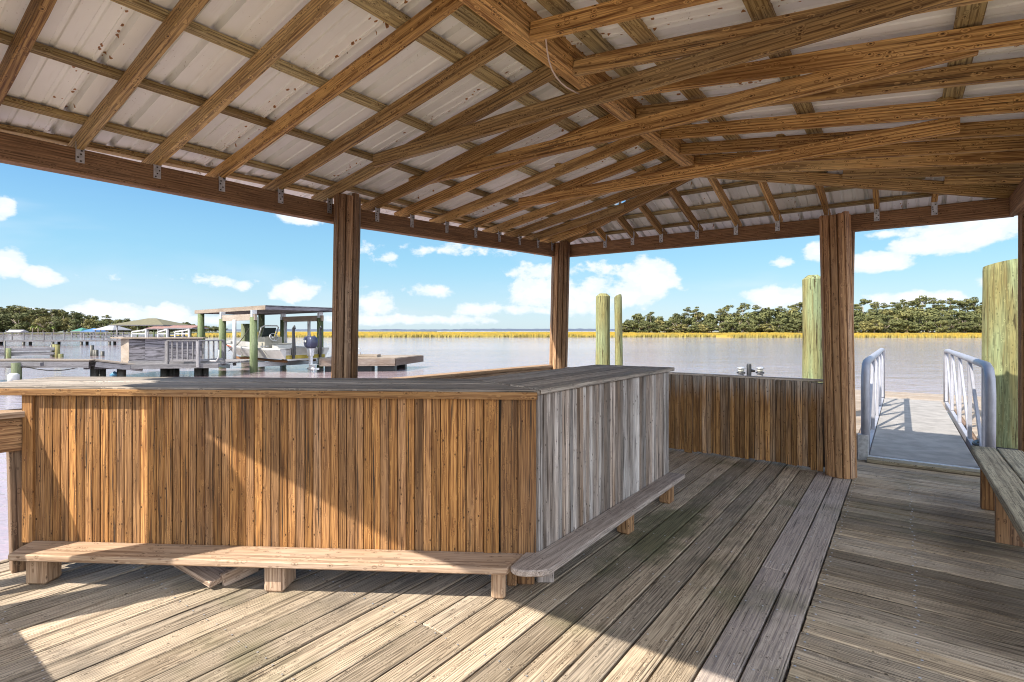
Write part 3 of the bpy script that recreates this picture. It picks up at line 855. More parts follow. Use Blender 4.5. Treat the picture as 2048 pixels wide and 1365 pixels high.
def marsh():
    m, nt, b = new_mat('marsh_grass')
    t = nt.attr('tone')
    pos = nt.node('ShaderNodeNewGeometry').outputs['Position']
    n = nt.noise(nt.vm('MULTIPLY', pos, (.03, .06, 1)), 1, 4, .6)
    c = nt.mix(nt.rng(n, .35, .65), (.40,.245,.020), (.30,.21,.028))
    c = nt.mix(t, (.16,.14,.035), c)
    nt.put(b.inputs['Base Color'], c); b.inputs['Roughness'].default_value = .9
    mb = MB(); rr = random.Random(5)
    nz = 26
    def edge(x): return 150+5*mnoise.noise((x*.012, 3, 1))+3*mnoise.noise((x*.06, 9, 1))-(8 if x > 60 else 0)
    # many upright tufts in rows from the bank inland
    for r_ in range(nz):
        x = -95+rr.uniform(-3, 3) - r_*.9
        step = .42+r_*.06
        while x < 330:
            z0 = edge(x)+r_*(1.2+r_*.28)+rr.uniform(-.5, .5)
            h = .95+.35*mnoise.noise((x*.05, r_*.4, 0))+rr.uniform(-.16, .16)
            mb._x = mb._py = mb._pz = 0; mb._t = rr.uniform(.35, 1.) ; mb._t2 = 0
            wv = step*.75
            base = WATER-.05 if r_ == 0 else WATER+.2
            t0 = mb._t; mb._t = .0 if r_ == 0 else t0
            a = mb.vert((x-wv, z0, base), (0,0,0)); b2 = mb.vert((x+wv, z0+rr.uniform(-.3, .3), base), (0,0,0))
            mb._t = t0
            c2 = mb.vert((x+wv*rr.uniform(.3, 1), z0+.1, WATER+h*rr.uniform(.8, 1.)), (0,0,0)); d = mb.vert((x-wv*rr.uniform(.3, 1), z0+.1, WATER+h), (0,0,0))
            mb.face((a, b2, c2, d))
            x += step
    kind(mb.build('marsh_grass', m), 'stuff')
    g = MB(); g.seed(.6); k = 60
    xs = [-100+k_*430/k for k_ in range(k+1)]
    lo = [g.vert((x, edge(x)+.6, WATER-.3), (0,0,0)) for x in xs]; mid = [g.vert((x, edge(x)+.9, WATER+.55), (0,0,0)) for x in xs]
    hi = [g.vert((x*1.9, 420, WATER+.8), (0,0,0)) for x in xs]
    for i in range(k):
        g.face((lo[i], lo[i+1], mid[i+1], mid[i])); g.face((mid[i], mid[i+1], hi[i+1], hi[i]))
    kind(g.build('marsh_ground', m), 'structure')
marsh()
def far_shore():
    m, nt, b = new_mat('distant_woods')
    pos = nt.node('ShaderNodeNewGeometry').outputs['Position']
    n = nt.noise(nt.vm('MULTIPLY', pos, (.03, .03, .2)), 1, 4, .6)
    nt.put(b.inputs['Base Color'], nt.mix(n, (.045,.06,.095), (.075,.09,.125))); b.inputs['Roughness'].default_value = 1  # bluish haze of distance put into the woods' colour
    mb = MB(); mb.seed(); n = 420
    A = []; Bq = []; Cq = []
    for i in range(n+1):
        x = -1500+3000*i/n
        h = 4.2+1.6*mnoise.noise((x*.012, 1, 2))+1.2*mnoise.noise((x*.06, 4, 2))+(1.8 if -160 < x < 420 else 0)
        A.append(mb.vert((x, 1600, WATER-1), (0,0,0))); Bq.append(mb.vert((x, 1612, h), (0,0,0))); Cq.append(mb.vert((x, 1700, h*.9), (0,0,0)))
    for i in range(n):
        mb.face((A[i], A[i+1], Bq[i+1], Bq[i])); mb.face((Bq[i], Bq[i+1], Cq[i+1], Cq[i]))
    kind(mb.build('hills', m), 'structure')
far_shore()
def land(name, pts, z, col):
    m = plain(name+'_soil', col, 1., 0, .25, .08)
    mb = MB(); mb.prism(pts, WATER-1, z)
    kind(mb.build(name, m), 'structure')
land('shore_ground', [(-600, 300), (-200, 300), (-185, 330), (-100, 560), (-100, 700), (-600, 700)], WATER+.5, (.10,.10,.05))
land('island_ground', [(52, 244), (130, 232), (420, 225), (420, 420), (90, 420)], WATER+.95, (.16,.14,.06))

# ------------------------------------------------------------------ trees
def foliage(name, cols):
    m, nt, b = new_mat(name)
    t = nt.attr('tone'); oi = nt.node('ShaderNodeObjectInfo').outputs['Random']
    c = nt.mix(t, cols[0], cols[1])
    c = nt.mix(nt.m('MULTIPLY', nt.rng(oi, .55, 1.), .7), c, nt.mix(t, cols[2], cols[3]))
    v = nt.rng(oi, 0, 1, .75, 1.25, False)
    c = nt.mix(1., c, nt.comb(v, v, v), 'MULTIPLY')
    nt.put(b.inputs['Base Color'], c); b.inputs['Roughness'].default_value = .7; b.inputs['Specular IOR Level'].default_value = .2
    return m
M['oak_leaf'] = foliage('oak_leaves', ((.06,.068,.025), (.14,.142,.052), (.09,.08,.028), (.19,.15,.05)))
M['pine_leaf'] = foliage('pine_needles', ((.04,.045,.015), (.135,.135,.045), (.05,.05,.02), (.16,.14,.05)))
M['palm_leaf'] = foliage('palm_fronds', ((.10,.15,.03), (.25,.30,.07), (.12,.16,.04), (.26,.28,.08)))
M['bark'] = plain('pale_bark', (.30,.24,.19), .9, 0, .3, 2)
M['deadwood'] = plain('bleached_branches', (.45,.41,.37), .9, 0, .2, 2)
def leaves(mb, rr, c, r, n, size, flat=1.):
    for _ in range(n):
        d = V((rr.gauss(0, 1), rr.gauss(0, 1), rr.gauss(0, 1))).normalized()
        rad = rr.uniform(.55, 1.05)
        p = V(c)+V((d.x*r*rad, d.y*r*rad, d.z*r*rad*flat))
        nrm = (d+V((rr.uniform(-.8, .8), rr.uniform(-.8, .8), rr.uniform(-.4, .9)))).normalized()
        a = nrm.orthogonal().normalized(); b_ = nrm.cross(a)
        t = rr.uniform(0, 6.28); a, b_ = a*math.cos(t)+b_*math.sin(t), b_*math.cos(t)-a*math.sin(t)
        s = size*rr.uniform(.6, 1.3)
        mb._x = mb._py = mb._pz = 0; mb._t2 = 0
        mb._t = rr.random()
        i = [mb.vert(p+a*s*x+b_*s*y, (0,0,0)) for x, y in ((-1,-.35),(.1,-.6),(1,.2),(-.2,.6))]
        mb.face(tuple(i))
def make_oak(rr, h, wd, leafy='oak_leaf'):
    t = bpy.data.objects.new('oak_tree', None); C.objects.link(t)
    mb = MB(); mb.tube([(0,0,-.6),(.1,0,h*.25),(.0,.1,h*.55)], [.45,.36,.18], 7)
    for k in range(5):
        a = rr.uniform(0, 6.28); mb.tube([(0,0,h*.25), (math.cos(a)*wd*.3, math.sin(a)*wd*.3, h*.62)], [.22,.08], 5)
    mb.build('trunk', M['bark'], t)
    mb = MB()
    for k in range(20):
        a = rr.uniform(0, 6.28); q = rr.random()**.6; z = rr.uniform(.10, .86)
        lim = wd*.5*math.sqrt(max(.05, 1-((z-.36)/.6)**2))
        r = rr.uniform(.13, .21)*wd
        leaves(mb, rr, (math.cos(a)*lim*q*.85, math.sin(a)*lim*q*.85, h*z), r, 105, h*.043, .75)
    mb.build('crown', M[leafy], t)
    return t
def make_pine(rr, h, wd):
    t = bpy.data.objects.new('pine_tree', None); C.objects.link(t)
    mb = MB(); lean = rr.uniform(-.5, .5)
    mb.tube([(0,0,-.6),(lean*.4,0,h*.4),(lean,.1,h*.93)], [.34,.27,.10], 7)
    tops = []
    for k in range(8):
        a = rr.uniform(0, 6.28); z = rr.uniform(.68, .97); q = rr.uniform(.25, .5)*wd*(1.1-abs(z-.8)*1.2)
        e = V((lean+math.cos(a)*q, math.sin(a)*q, h*z)); tops.append(e)
        mb.tube([(lean*z, 0, h*(z-.08)), e], [.11,.05], 5)
    mb.build('trunk', M['bark'], t)
    mb = MB()
    for e in tops+[V((lean, 0, h*.97)), V((lean*.8, 0, h*.88))]:
        leaves(mb, rr, e, rr.uniform(.17, .30)*wd, 80, h*.024, .42)
    mb.build('crown', M['pine_leaf'], t)
    return t
def make_palm(rr, h):
    t = bpy.data.objects.new('palm_tree', None); C.objects.link(t)
    mb = MB(); mb.tube([(0,0,-.5),(.1,0,h*.5),(0,0,h*.85)], [.24,.19,.17], 7); mb.build('trunk', M['bark'], t)
    mb = MB()
    for k in range(26):
        a = k*2.4; el = rr.uniform(-.5, 1.1); L = h*.32; mb.seed(rr.random())
        d = V((math.cos(a), math.sin(a), 0)); prev = None
        for i in range(4):
            s = i/3; p = V((0,0,h*.85))+d*L*s*math.cos(el*.6)+ZD*(L*s*math.sin(el)-L*.5*s*s)
            n = d.cross(ZD)*(.34*(1-abs(s-.4)))
            row = (mb.vert(p-n, (0,0,0)), mb.vert(p+n, (0,0,0)))
            if prev: mb.face((prev[0], prev[1], row[1], row[0]))
            prev = row
    mb.build('crown', M['palm_leaf'], t)
    return t
rt = random.Random(21)
protos = {'oak': [make_oak(rt, 10, 9.5) for _ in range(5)], 'pine': [make_pine(rt, 16, 7) for _ in range(5)], 'palm': [make_palm(rt, 5)]}
used = set()
def tree(kind_, i, loc, s, rz, label, group):
    src = protos[kind_][i % len(protos[kind_])]
    if src.name in used:
        r = src.copy(); C.objects.link(r)
        for ch in list(src.children):
            c = ch.copy(); C.objects.link(c); c.parent = r
    else:
        r = src; used.add(src.name)
    r.location = loc; r.scale = (s[0], s[0], s[1]); r.rotation_euler = (0, 0, rz)
    r['label'] = label; r['category'] = 'tree'; r['group'] = group
    return r
ORD = ['first', 'second', 'third', 'fourth', 'fifth', 'sixth', 'seventh', 'eighth', 'ninth', 'tenth', 'eleventh', 'twelfth', 'thirteenth', 'fourteenth', 'fifteenth', 'sixteenth']
def interp(tab, x):
    for (a, ya), (b_, yb) in zip(tab, tab[1:]):
        if a <= x <= b_: return ya+(yb-ya)*(x-a)/(b_-a)
    return tab[-1][1] if x > tab[-1][0] else tab[0][1]
TOPR = [(1238,648),(1260,640),(1290,634),(1330,636),(1400,632),(1480,628),(1560,624),(1620,624),(1700,626),(1800,622),(1900,624),(1990,624),(2100,622)]
secs = [(1240, 1420, 'on the low tip of the island'), (1420, 1608, 'left of the tall piling'), (1608, 1705, 'behind the opening post'), (1705, 1850, 'over the left half of the gangway'), (1850, 2120, 'nearest the fattest piling')]
cnt = {}
def rlabel(kind_, x, row):
    for a, b_, s in secs:
        if a <= x < b_:
            k = cnt[(kind_, row, s)] = cnt.get((kind_, row, s), -1)+1
            w = {'low': 'low marsh oak', 'front': 'marsh-edge oak', 'back': 'taller rear oak', 'pine': 'flat-topped pine', 'third': 'oak behind the rear row'}[row]
            return f'{w}, {ORD[min(k, 15)]} from the left {s}'
# front and rear rows of oaks on the island, then pines
i = 0
for row, Z0, dy, step in (('low', 240, .55, 22), ('front', 246, 0.13, 30), ('back', 256, -.02, 27)):
    x = {'low': 1246, 'front': 1249, 'back': 1262}[row]
    while x < 2080:
        Z = Z0-(x-1240)*.02+rt.uniform(-2, 2)
        yt = interp(TOPR, x)+rt.uniform(-5, 4)+(661-interp(TOPR, x))*dy
        if row == 'back': yt -= 3
        h = (661-yt)/1050*Z+EYE-WATER-.9
        c = px(x, 661, Z); c.z = WATER+.9
        k = h/10/.93
        tree('oak', i, c, (max(.75, k*rt.uniform(1.0, 1.25)), k), rt.uniform(0, 6.28), rlabel('oak', x, row), 'oaks on the wooded island')
        x += step*rt.uniform(.8, 1.2)*(.75 if x < 1340 else 1); i += 1
for x, y in ((1302,625),(1352,628),(1376,616),(1394,615),(1440,619),(1456,612),(1487,608),(1512,612),(1538,616),(1560,614),(1586,611),(1604,606),(1640,610),(1676,612),(1712,610),(1727,600),(1752,606),(1768,608),(1786,606),(1806,601),(1826,603),(1846,594),(1866,598),(1884,605),(1900,598),(1918,603),(1935,600),(1950,597),(1966,606),(1990,600),(2030,598)):
    Z = rt.uniform(246, 258); h = (661-y)/1050*Z+EYE-WATER-.9; c = px(x, 661, Z); c.z = WATER+.9
    tree('pine', i, c, (h/16*rt.uniform(.75, 1.0), h/16/.98), rt.uniform(0, 6.28), rlabel('pine', x, 'pine'), 'pines on the wooded island'); i += 1
# left shore
TOPL = [(-40,612),(10,618),(30,616),(70,622),(110,624),(150,628),(190,634),(225,640),(260,640),(300,642),(340,646),(380,648),(445,654)]
SL_ = [(-60, 20, 'at the far left edge'), (20, 140, 'left of the green roof'), (140, 218, 'above the blue and grey roofs'), (218, 330, 'behind the olive boathouse roof'), (330, 470, 'thinning out behind the lift')]
def llabel(x, row):
    for a, b_, s in SL_:
        if a <= x < b_:
            k = cnt[(row, s)] = cnt.get((row, s), -1)+1
            w = {'lf': 'dark left-shore oak', 'lb': 'taller left-shore oak', 'lp': 'left-shore pine'}[row]
            return f'{w}, {ORD[min(k, 15)]} from the left {s}'
for row, Z0, dy, step in (('lf', 310, .25, 24), ('lb', 325, 0, 24)):
    x = -30 if row == 'lf' else -18
    while x < 450:
        Z = Z0+max(0, x-200)*1.0+rt.uniform(-3, 3); yt = interp(TOPL, x)+rt.uniform(-3, 3)+(661-interp(TOPL, x))*dy
        h = max(3.5, (661-yt)/1050*Z+EYE-WATER-.5); c = px(x, 661, Z); c.z = WATER+.5
        k = h/10/.93
        tree('oak', i, c, (max(.9, k*rt.uniform(1.0, 1.2)), k), rt.uniform(0, 6.28), llabel(x, row), 'oaks on the left shore')
        x += step*rt.uniform(.8, 1.15)*(1 if x < 220 else .62); i += 1
for x, y in ((4,618),(28,612),(40,614),(72,617),(86,618),(104,620),(128,624),(146,624),(168,630),(214,631),(240,640),(316,641),(328,642),(352,646)):
    Z = 318+max(0, x-200)*1.; h = (661-y)/1050*Z+EYE-WATER-.5; c = px(x, 661, Z); c.z = WATER+.5
    tree('pine', i, c, (h/16*.9, h/16/.98), rt.uniform(0, 6.28), llabel(x, 'lp'), 'pines on the left shore'); i += 1
for k, (x, y, lab) in enumerate(((65,650,'leftmost of the pale palms on the left shore'),(76,651,'second pale palm from the left, next to the leftmost'),(86,656,'shortest pale palm, third from the left'),(107,653,'rightmost pale palm, left of the green roof'))):
    Z = 296; h = (661-y)/1050*Z+EYE-WATER-.3; c = px(x, 661, Z); c.z = WATER+.3
    tree('palm', k, c, (h/5, h/5), k*1.3, lab, 'palms on the left shore')
# bleached fallen branches at the island edge
for k, (x, s, lab) in enumerate(((1882, 1., 'bleached dead branches at the marsh edge, left of the wider heap'), (1930, 1.5, 'wider heap of bleached dead branches at the marsh edge'))):
    mb = MB(); c = px(x, 661, 228); c.z = WATER+.9
    for j in range(14):
        a = rt.uniform(-.3, 3.4); L = rt.uniform(1.5, 3.2)*s
        mb.tube([c+V((rt.uniform(-1, 1)*s, 0, 0)), c+V((math.cos(a)*L*.6, rt.uniform(-.4, .4), abs(math.sin(a))*L*.45)), c+V((math.cos(a)*L, rt.uniform(-.6, .6), abs(math.sin(a))*L*.7))], [.10,.06,.03], 5)
    tag(mb.build('driftwood', M['deadwood']), lab, 'driftwood', 'bleached driftwood on the island')

# ------------------------------------------------------------------ neighbouring docks on the left
def pile(mb, x, y, z1, r, n=10):
    mb.tube([(x, y, WATER-.8), (x, y, z1)], r, n)
# long pier
pier = thing('pier', 'long grey pier with railings crossing the water on the left', 'pier', (-60, 70, 0))
pa = V((-82, 66, .18)); pb = V((-52.2, 71, .18)); pd = (pb-pa).normalized(); pn = V((-pd.y, pd.x, 0))
MB().board(pa, pb, 1.6, .22, anchor=-1).build('deck', M['oldgrey'], pier)
for off in (-.75, .75):
    MB().board(pa+pn*off+ZD*.92, pb+pn*off+ZD*.92, .14, .05, anchor=1).build('top_rail', M['oldgrey'], pier)
    MB().board(pa+pn*off+ZD*.50, pb+pn*off+ZD*.50, .05, .09, anchor=1).build('mid_rail', M['oldgrey'], pier)
    for k in range(14):
        p = pa.lerp(pb, k/13)+pn*off
        MB().board(p-ZD*.2, p+ZD*.92, .10, .10, up=pd).build('rail_post', M['oldgrey'], pier)
for k in range(9):
    p = pa.lerp(pb, (k+.5)/9)
    for off in (-.6, .6):
        mb = MB(); q = p+pn*off; pile(mb, q.x, q.y, -.02, .17); mb.build('pile', M['pile_dark'], pier)
# boathouses behind it
def boathouse(label, x0, x1, ytop, yeave, Z, mat, depth=6., hip=True, posts=3, ybase=668, name='boathouse', cat='boathouse'):
    a = px(x0, 661, Z); b_ = px(x1, 661, Z); zt = EYE+(661-ytop)/1050*Z; ze = EYE+(661-yeave)/1050*Z
    t = thing(name, label, cat, ((a.x+b_.x)/2, Z, 0), 'boathouses on the left')
    mb = MB(); mb.seed()
    yy0, yy1 = Z, Z+depth
    mx = (a.x+b_.x)/2; ins = (b_.x-a.x)*(.42 if hip else .0)
    e = [mb.vert(p, (0,0,0)) for p in ((a.x,yy0,ze),(b_.x,yy0,ze),(b_.x,yy1,ze),(a.x,yy1,ze))]
    r = [mb.vert(p, (0,0,0)) for p in ((a.x+ins,(yy0+yy1)/2,zt),(b_.x-ins,(yy0+yy1)/2,zt))]
    mb.face((e[0],e[1],r[1],r[0])); mb.face((e[1],e[2],r[1])); mb.face((e[2],e[3],r[0],r[1])); mb.face((e[3],e[0],r[0])); mb.face((e[3],e[2],e[1],e[0]))
    rf = mb.build('roof', mat, t)
    mb = MB()
    for p, q in (((a.x,yy0),(b_.x,yy0)),((b_.x,yy0),(b_.x,yy1)),((a.x,yy1),(a.x,yy0)),((a.x,yy1),(b_.x,yy1))):
        mb.board((*p, ze-.16), (*q, ze-.16), .1, .15, anchor=1)
    mb.build('fascia', M['oldgrey'], rf)
    for k in range(posts):
        for y in (yy0+.3, yy1-.3):
            x = a.x+(b_.x-a.x)*(.12+.76*k/max(1, posts-1))
            mb = MB(); pile(mb, x, y, ze-.1, .13); mb.build('post', M['pile_green'] if k % 2 else M['oldgrey'], t)
    MB().board((a.x+.4, Z+depth/2, .25), (b_.x-.4, Z+depth/2, .25), depth*.8, .2, anchor=-1).build('floor', M['oldgrey'], t)
    return t
boathouse('boathouse with big olive hip roof on thick posts', 219, 327, 636, 650, 104, M['roof_olive'], 9, posts=3)
boathouse('boathouse with pale grey hip roof left of the olive one', 184, 226, 650, 660, 140, M['roof_grey'], 7, posts=4)
boathouse('small boathouse with bright blue roof', 159, 190, 657, 663.5, 150, M['roof_blue'], 5)
boathouse('small boathouse with green roof left of the blue one', 140, 162, 656, 663, 160, M['roof_green'], 5)
boathouse('low open boathouse with brownish roof just right of the olive one', 289, 333, 653, 657.5, 96, M['roof_red'], 5, False, 4)
boathouse('low boathouse with rusty red roof left of the boat lift', 328, 384, 651, 656, 92, M['roof_red'], 5, False, 4)
boathouse('low shed with whitish flat roof at the far left shore', 11, 40, 660, 664.5, 260, M['roof_grey'], 5, False, 3)
# slanted stair rails seen over the plywood bar
for k, (x0, x1, lab) in enumerate(((264, 292, 'white sloped stair rail above the left end of the plywood bar'), (316, 334, 'white sloped stair rail above the middle of the plywood bar'), (350, 378, 'white sloped stair rail above the right end of the plywood bar'))):
    mb = MB(); Z = 46
    a = px(x0, 664, Z); b_ = px(x1-6, 661, Z); c = px(x1, 659, Z); d = px(x1, 672, Z)
    mb.board(a, b_, .10, .12); mb.board(b_, c, .10, .12); mb.board(d-ZD*1.0, c, .13, .13, up=V((1,0,0))); mb.board(px(x0, 668, Z), px(x1, 668, Z), .1, .1)
    mb.board(px(x0, 672, Z)-ZD*1.0, a, .1, .1, up=V((1,0,0)))
    tag(mb.build('stair_rail', M['pvc']), lab, 'stair rail', 'white stair rails behind the plywood bar')

# neighbour's platform with the plywood bar
plat = thing('dock_platform', 'grey neighbouring dock platform on dark pilings carrying the plywood bar', 'dock', (-14.8, 23.5, 0))
a = px(190, 661, 22.2); b_ = px(447, 661, 23.2)
mb = MB()
for k in range(14):
    p = V((a.x-.1, 21.9+k*.25, -.03)); q = V((b_.x+.15, 22.7+k*.25, -.03))
    mb.board(p, q, .24, .05, anchor=1)
mb.build('planking', M['oldgrey'], plat)
MB().board((a.x-.1, 21.75, -.17), (b_.x+.15, 22.55, -.17), .06, .19, anchor=1).build('fascia', M['oldgrey'], plat)
for x, Z, r in ((189,21.9,.15),(204,22.3,.14),(243,22.2,.16),(328,23.2,.14),(341,23.6,.14),(352,24.2,.14),(396,23.6,.15),(410,23.9,.15)):
    c = px(x, 661, Z); mb = MB(); pile(mb, c.x, c.y, -.04, r); mb.build('pile', M['pile_dark'], plat)
pbar = thing('plywood_bar', 'grey plywood-clad dockside bar with wavy grain panels and flat top', 'bar', px(325, 690, 23))
q0 = px(259, 661, 22.4); q1 = px(404, 661, 23.0); q2 = px(243, 661, 23.6)
mb = MB(); d = (q1-q0).normalized()
L = (q1-q0).length
mb.board(V((q0.x, q0.y, 0.03)), V((q0.x, q0.y, 0.03))+d*L*.21, .05, 1.06, anchor=1, tone=.3)
mb.board(V((q0.x, q0.y, 0.03))+d*(L*.21+.01), V((q0.x, q0.y, 0.03))+d*L, .05, 1.06, anchor=1, tone=.7)
mb.build('front_panel', M['ply'], pbar)
MB().board(V((q0.x, q0.y, 0.03)), V((q2.x, q2.y, 0.03)), .05, 1.06, anchor=1, tone=.9).build('end_panel', M['newwood'], pbar)
MB().board(V((q0.x-.25, q0.y+.1, 1.09)), V((q1.x+.1, q1.y+.1, 1.09)), .55, .05, anchor=1).build('top', M['newwood'], pbar)
MB().board(V((q0.x-.1, q0.y+.2, 1.09)), V((q2.x-.2, q2.y, 1.09)), .5, .06, anchor=1).build('top', M['newwood'], pbar)
MB().board(V((q0.x, q0.y-.05, -.02)), V((q1.x+1., q1.y, -.02)), .08, .16, anchor=1).build('kick_board', M['oldgrey'], pbar)
prl = thing('dock_railing', 'low grey dock railing with upright balusters in front of the plywood bar', 'railing', px(390, 700, 22.4))
for (xa, Za, xb, Zb) in ((334, 22.3, 396, 22.4), (396, 22.4, 447, 23.6)):
    a = px(xa, 661, Za); b_ = px(xb, 661, Zb); zt = EYE-(683-661)/1050*22.3
    MB().board((a.x, a.y, zt), (b_.x, b_.y, zt), .1, .05, anchor=1).build('top_rail', M['oldgrey'], prl)
    MB().board((a.x, a.y, .12), (b_.x, b_.y, .12), .05, .09, anchor=1).build('bottom_rail', M['oldgrey'], prl)
    n = 6 if xa < 390 else 5
    for k in range(0 if xa < 390 else 1, n+1):
        p = a.lerp(b_, k/n)
        w_ = .12 if k in (0, n) else .05
        MB().board((p.x, p.y, -.13 if k in (0, n) else .15), (p.x, p.y, zt), w_, w_, up=V((1,0,0))).build('baluster', M['oldgrey'], prl)
mb = MB(); mb.tube([px(420, 722, 22), px(432, 723, 22), px(437, 716, 22), px(438, 700, 22)], .03, 6)
tag(mb.build('bent_pipe', M['pvc']), 'bent white pipe under the right end of the dock railing', 'pipe')
wk = thing('boardwalk', 'narrow grey boardwalk sloping from the left edge to the plywood bar', 'boardwalk', (-17, 21, .2))
mb = MB()
mb.board(V((-23.5, 19.4, .36)), V((-17.2, 21.6, .22)), .9, .05)
mb.board(V((-17.2, 21.7, .22)), V((-15.9, 22.6, -.05)), .9, .05)
mb.build('planking', M['newwood'], wk)
mb = MB()
for o in (-.42, .42):
    mb.board(V((-23.5+o*.3, 19.4-o, .2)), V((-17.2+o*.3, 21.6-o, .06)), .05, .24); mb.board(V((-17.2+o*.6, 21.7-o*.8, .06)), V((-15.9+o*.6, 22.6-o*.8, -.2)), .05, .2)
mb.build('stringer', M['oldgrey'], wk)
c = px(33, 661, 20.2)
mb = MB(); pile(mb, c.x, c.y, .2, .16); mb.build('pile', M['pile_green'], wk)
mb = MB(); mb.board((c.x-.5, c.y, .2), (c.x+.8, c.y+.2, .2), .2, .14, anchor=-1); mb.build('cross_beam', M['oldgrey'], wk)
mb = MB(); mb.tube([(c.x+.13, c.y-.25, WATER-.1), (c.x+.13, c.y-.25, -.24), (c.x+.13, c.y-.25, -.18)], [.18, .18, .1], 12)
tag(mb.build('float_barrel', M['pvc']), 'pale float barrel at the foot of the boardwalk piling', 'barrel')
mb = MB(); a = px(45, 733, 20.4); b_ = px(195, 722, 21.5)
mb.tube([a.lerp(b_, k/10)-ZD*.28*math.sin(math.pi*k/10) for k in range(11)], .018, 5)
tag(mb.build('mooring_rope', M['pile_dark']), 'slack dark rope hanging under the boardwalk', 'rope')
mb = MB(); c = px(229, 750, 23.); mb.tube([c+V((-.2,0,-.02)), c+V((0,0,.02)), c+V((.25,0,-.02))], [.03, .14, .03], 10)
tag(mb.build('buoy', M['blue']), 'small blue buoy floating under the plywood bar', 'buoy')
# broken dock on the far left and stub piles
bd = thing('broken_dock', 'collapsed grey dock stub with sagging beams at far left', 'dock', px(60, 700, 38))
mb = MB()
mb.board(px(-60, 702, 37), px(111, 698, 39), .5, .22); mb.board(px(-60, 709, 37), px(111, 707, 39), .3, .2); mb.board(px(0, 712, 37.5), px(108, 707, 38.6), .1, .12)
mb.build('beams', M['oldgrey'], bd)
for x, y1, Z in ((17, 697, 37.5), (110, 689, 39.2), (115, 690, 38.6), (122, 708, 38.6)):
    c = px(x, y1, Z); mb = MB(); pile(mb, c.x, c.y, c.z, .15); mb.build('pile', M['pile'], bd)
for x, y1, lab in ((184, 691, 'tallest of the four dark stub piles left of the plywood bar'), (189, 700, 'second dark stub pile from the left, beside the tallest'), (193, 700, 'third dark stub pile from the left'), (205, 703, 'lone dark stub pile nearest the plywood bar'), (104, 690, 'thin stub pile just left of the broken dock end')):
    c = px(x, y1, 41); mb = MB(); pile(mb, c.x, c.y, c.z, .13)
    tag(mb.build('stub_pile', M['pile_dark']), lab, 'pile', 'stub piles in the water')
c = px(10, 661, 30); mb = MB(); mb.tube([(c.x, c.y, WATER-.5), (c.x, c.y, EYE-.6)], .03, 6)
tag(mb.build('marker_stake', M['pile_dark']), 'thin upright marker stake at the far left', 'stake')

# ------------------------------------------------------------------ boat lift
lift = thing('boat_lift', 'timber boat lift with flat plank roof on green pilings holding the skiff', 'boat lift', (-12.5, 28, 0))
ld = V((-.747, .663, 0)); ln = V((.618, .786, 0))
pc = V((-12.3, 25, 0)); pb_ = pc+ld*3.9; pf = pc+ln*3.5; pe = pf+ld*4.28
roofc = V((-11.5, 24.5, 2.42))
corner_l = roofc+ld*9.5; corner_r = roofc+ln*3.9; corner_b = corner_l+ln*3.9
mb = MB()
for k in range(34):
    s = roofc+ld*(9.5*(k+.5)/34)+ZD*.17
    mb.board(s, s+ln*3.9, .26, .035, anchor=1)
rf = mb.build('roof', M['oldgrey'], lift)
for nm, p, q, mt in (('fascia', roofc, corner_l, 'newwood'), ('fascia', roofc, corner_r, 'ply'), ('fascia', corner_l, corner_b, 'oldgrey'), ('fascia', corner_r, corner_b, 'oldgrey')):
    MB().board(p, q, .05, .19, anchor=1).build(nm, M[mt], rf)
for k in range(6):
    p = roofc+ln*(.3+k*.65); MB().board(p+ld*.1, p+ld*9.4, .05, .15, anchor=1).build('joist', M['oldgrey'], rf)
for p, zt, r in ((pc, 2.08, .17), (pb_, 2.05, .17), (pf, 2.1, .16), (pe, 2.05, .16), (px(402, 661, 30.4), 2.4, .17), (px(523, 661, 30.5), 2.4, .17)):
    mb = MB(); mb.seed(.5); mb.tube([(p.x, p.y, WATER-.8), (p.x, p.y, WATER+.5), (p.x, p.y, zt)], [r*1.06, r*1.04, r], 14); mb.build('piling', M['pile_green'], lift)
for p, q in ((pc, pb_), (pf, pe)):
    MB().board(p-ld*.25+ZD*1.93, q+ld*.25+ZD*1.93, .12, .30, anchor=1).build('header', M['newwood'], lift)
    for e in (p, q):
        MB().board(e+ZD*2.0, e+ZD*2.42, .22, .2, up=ld).build('hoist_motor', M['galv'], lift)
for p, q in ((pc+ln*.1, pf-ln*.1), (pb_+ln*.1, pe-ln*.1)):
    cr = MB().board(V((p.x, p.y, -.30))-ln*.2, V((q.x, q.y, -.30))+ln*.2, .14, .22, anchor=1).build('cradle_beam', M['galv'], lift)
    for e in (p, q):
        mb = MB(); mb.tube([(e.x, e.y, -.2), (e.x, e.y, 2.0)], .012, 5); mb.build('lift_cable', M['galv'], cr)
for o in (1.0, 2.5):
    p = pc+ln*o-ld*1.2; MB().board(V((p.x, p.y, -.09)), V((p.x, p.y, -.09))+ld*6, .2, .1, anchor=1).build('bunk', M['bench_leg'], lift)
MB().board(V((-12.9, 24.0, -.2))-ld*.2, V((-12.9, 24.0, -.2))+ld*3.9, .12, .16).build('catwalk_beam', M['galv'], lift)
for x, y0, Z, lab in ((469, 640, 26.0, 'white guide pole left of the boat bow'), (571, 643, 29.2, 'white guide pole behind the console'), (618, 643, 28.4, 'white guide pole behind the outboard motor')):
    c = px(x, y0, Z); mb = MB(); mb.tube([(c.x, c.y, -.3), (c.x, c.y, c.z)], .085, 10)
    tag(mb.build('guide_pole', M['pvc']), lab, 'pole', 'white guide poles of the boat lift')
c = px(491, 648, 33); mb = MB(); pile(mb, c.x, c.y, c.z, .25); tag(mb.build('piling', M['pile_green']), 'short green piling standing beyond the boat bow', 'piling')
mb = MB(); a = px(455, 661, 23.5); b_ = px(500, 637, 24.6)
